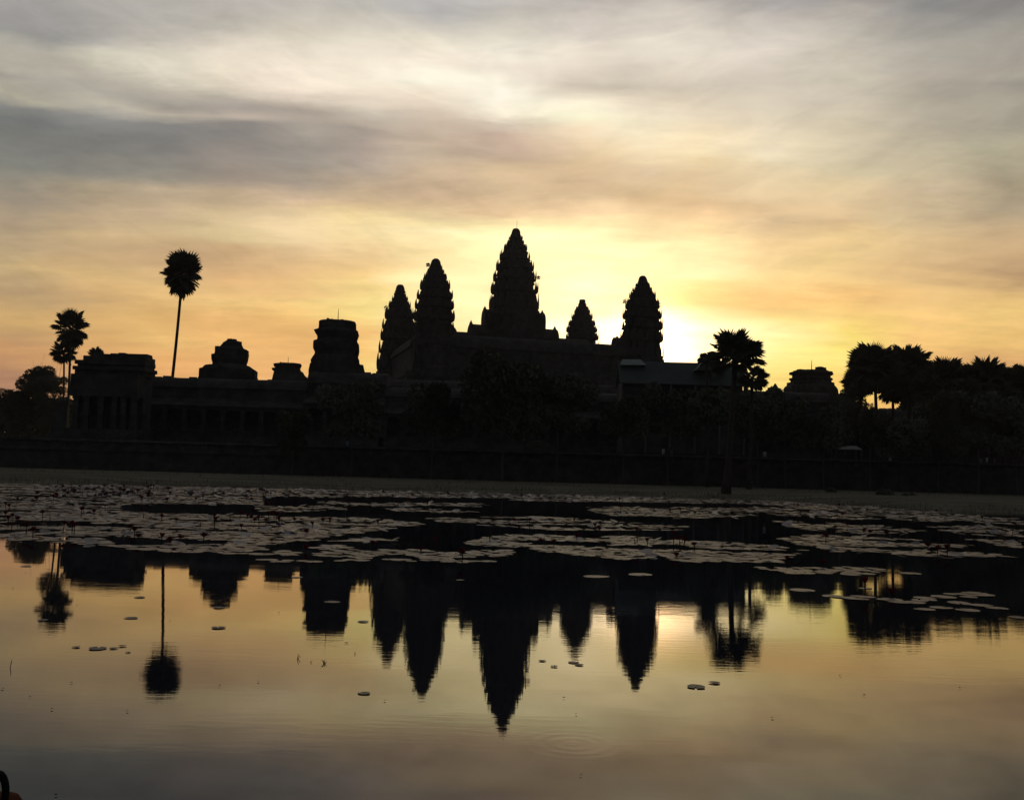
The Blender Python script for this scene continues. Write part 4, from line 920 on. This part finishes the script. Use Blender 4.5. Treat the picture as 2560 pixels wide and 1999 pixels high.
for a, lst in per.items():
    lst.sort(key=lambda f_: -f_[2])
    for i, (px, yt, yb, kind) in enumerate(lst):
        p = G(px, yb); k = p.y / F; h = max(.06, (yb - yt) * k); bw = .095 if kind != 1 else .085
        nth = ORD[i] if i < 16 else ORD[(i - 16) % 16]
        state = {0: 'open red lily on stem', 1: 'closed red lily bud', 2: 'red lily spread low'}[kind]
        lab = f'{state}, {nth} from open water below {a}' if i < 16 else f'small dark red lily at the far edge of the bed below {a}'
        t_ = thing('water_lily', lab, 'water lily', (p.x, p.y, 0), rnd(0, 6.28), 'red water lilies in the pads')
        lean = rnd(-.10, .10)
        if kind != 2:
            s_ = link(bpy.data.objects.new('stem', sm), t_); s_.scale = (.18, .18, h); s_.rotation_euler = (lean, 0, 0)
        b = link(bpy.data.objects.new('bloom', BUD if kind == 1 else random.choice(BLOOM)), t_)
        sc = (bw + .0012 * p.y * .5) * rnd(1.1, 1.5)
        b.location = (0, -math.sin(lean) * h, (h * math.cos(lean) - (.3 * sc)) if kind != 2 else .02); b.rotation_euler = (rnd(-.2, .2), rnd(-.2, .2), rnd(0, 6)); b.scale = (sc * (.42 if kind == 1 else 1), sc * (.42 if kind == 1 else 1), sc)
# raised, curled pads standing up among the others
def curled(px, py, w, h, label):
    p = G(px, py); k = p.y / F; m = MB(); n = 10; W, H = w * k / 2, h * k
    g_ = []
    for j in range(5):
        for i in range(n + 1):
            a = math.pi * i / n; r_ = (j / 4); g_.append((W * r_ * math.cos(a), .12 * r_ * r_ + .02 * math.sin(5 * a), H * math.sin(a) * r_ * (1 + .08 * math.sin(7 * a))))
    m.add(g_, [(j * (n + 1) + i, j * (n + 1) + i + 1, (j + 1) * (n + 1) + i + 1, (j + 1) * (n + 1) + i) for j in range(4) for i in range(n)])
    o = m.build('curled_pad', M['pad']); o.location = p; o.rotation_euler = (R(-18), 0, rnd(-.5, .5)); tag(o, label, 'lily pad', 'lily pads curled up out of the water')
curled(292, 1357, 12, 26, 'dark folded pad standing upright near the outer edge of the dense bed')
curled(704, 1312, 28, 12, 'greyish pad folded into a low tent below the small flat-topped stump')
curled(216, 1283, 14, 10, 'small folded pad beside a red lily in the dense bed')
for i in range(46):
    px = rnd(120, 340) if i < 32 else rnd(420, 720); py = 1224 + rnd(0, 20)
    curled(px, py, rnd(8, 20), rnd(6, 14), 'small dark upturned pad in the ragged far edge of the dense bed')

# small things adrift on the open water
def speck(px, py, w):
    p = G(px, py); r_ = w / 2 * p.y / F
    m = MB(); n = 9; m.add([(r_ * math.cos(6.28 * k / n) * rnd(.7, 1.2), r_ * .7 * math.sin(6.28 * k / n) * rnd(.7, 1.2), .004 + rnd(0, .006)) for k in range(n)], [tuple(range(n))])
    o = m.build('fallen_leaf', M['bark']); o.location = (p.x, p.y, .002); tag(o, 'tiny dark fallen leaf adrift on the open water', 'fallen leaf', 'tiny leaves adrift on the open water')
for (px, py, w) in ((32, 1472, 6), (65, 1432, 5), (193, 1511, 5), (6, 1722, 9), (75, 1743, 5), (130, 1773, 6), (178, 1707, 8), (318, 1778, 7), (426, 1551, 5), (549, 1715, 7), (697, 1532, 5), (646, 1704, 6), (866, 1608, 12), (962, 1752, 8), (1410, 1745, 8), (1440, 1786, 6), (1452, 1938, 6), (140, 1988, 9), (1930, 1795, 8), (2100, 1690, 7), (2160, 1738, 9), (2400, 1720, 6)): speck(px, py, w)
def sprig(px, py, h, n, label):
    p = G(px, py); k = p.y / F; m = MB()
    for i in range(n):
        a = rnd(-1.1, 1.1); L = h * k * rnd(.6, 1.1); m.tube([(0, 0, -.02), (math.sin(a) * L * .5, rnd(-.02, .02), L * .6 * math.cos(a * .6)), (math.sin(a) * L, rnd(-.03, .03), L * math.cos(a))], [.003, .003, .0012], 4)
    o = m.build('water_weed', M['stem']); o.location = p; tag(o, label, 'water plant')
sprig(811, 1658, 12, 7, 'little tuft of weed stalks in the water below the flat-topped tower reflection')
sprig(742, 1647, 14, 2, 'forked weed stalk beside the little tuft of weed')
sprig(775, 1655, 8, 1, 'single short stalk between the forked stalk and the weed tuft')
sprig(887, 1635, 8, 1, 'single short stalk below the slim tower reflection')
sprig(24, 1668, 20, 1, 'lone thin stalk near the picture edge below the twin palm reflection')

# ------------------------------------------------------------------ bag on the near bank, mostly outside the frame
bp0 = P(-30, 1990, 3.0)
bg_ = thing('bag', 'dark red bag with a black loop handle on the near bank, cut by the frame', 'bag', (bp0.x - .06, 3.0, .18))
top = bp0.z - .18
def rrect(w, d, z): 
    return [(w * c * (abs(c) ** -.5 if c else 1), d * s_ * (abs(s_) ** -.5 if s_ else 1), z) for c, s_ in ((math.cos(6.2832 * i / 24), math.sin(6.2832 * i / 24)) for i in range(24))]
MB().rings([rrect(.14, .09, 0), rrect(.165, .11, .06), rrect(.165, .11, top * .6), rrect(.155, .105, top * .9), rrect(.13, .085, top * .98), rrect(.08, .05, top)]).build('body', M['bag_red'], bg_, True)
hm = MB(); hp = [(.085 + .026 * math.cos(a), 0, top * .985 + .02 + .055 * math.sin(a)) for a in [R(-40 + 260 * i / 14) for i in range(15)]]
hm.tube(hp, [.011] * 15, 8).build('handle', M['bag_black'], bg_, True)
MB().box(-.1, .1, -.135, -.108, top * .25, top * .6).build('pocket', M['bag_red'], bg_)


# ------------------------------------------------------------------ thin morning haze over the pond and the temple
hz = MB().box(-2600, 2600, -90, 2700, -1.5, 76)
hm_ = bpy.data.materials.new('morning_haze'); hm_.use_nodes = True; ht = hm_.node_tree; ht.nodes.clear()
hv = ht.nodes.new('ShaderNodeVolumePrincipled'); hv.inputs['Color'].default_value = (.92, .93, .95, 1); hv.inputs['Density'].default_value = 1.2e-4; hv.inputs['Anisotropy'].default_value = .3
ho = ht.nodes.new('ShaderNodeOutputMaterial'); ht.links.new(hv.outputs[0], ho.inputs['Volume'])
tag(hz.build('haze', hm_), None, None, None, 'stuff')
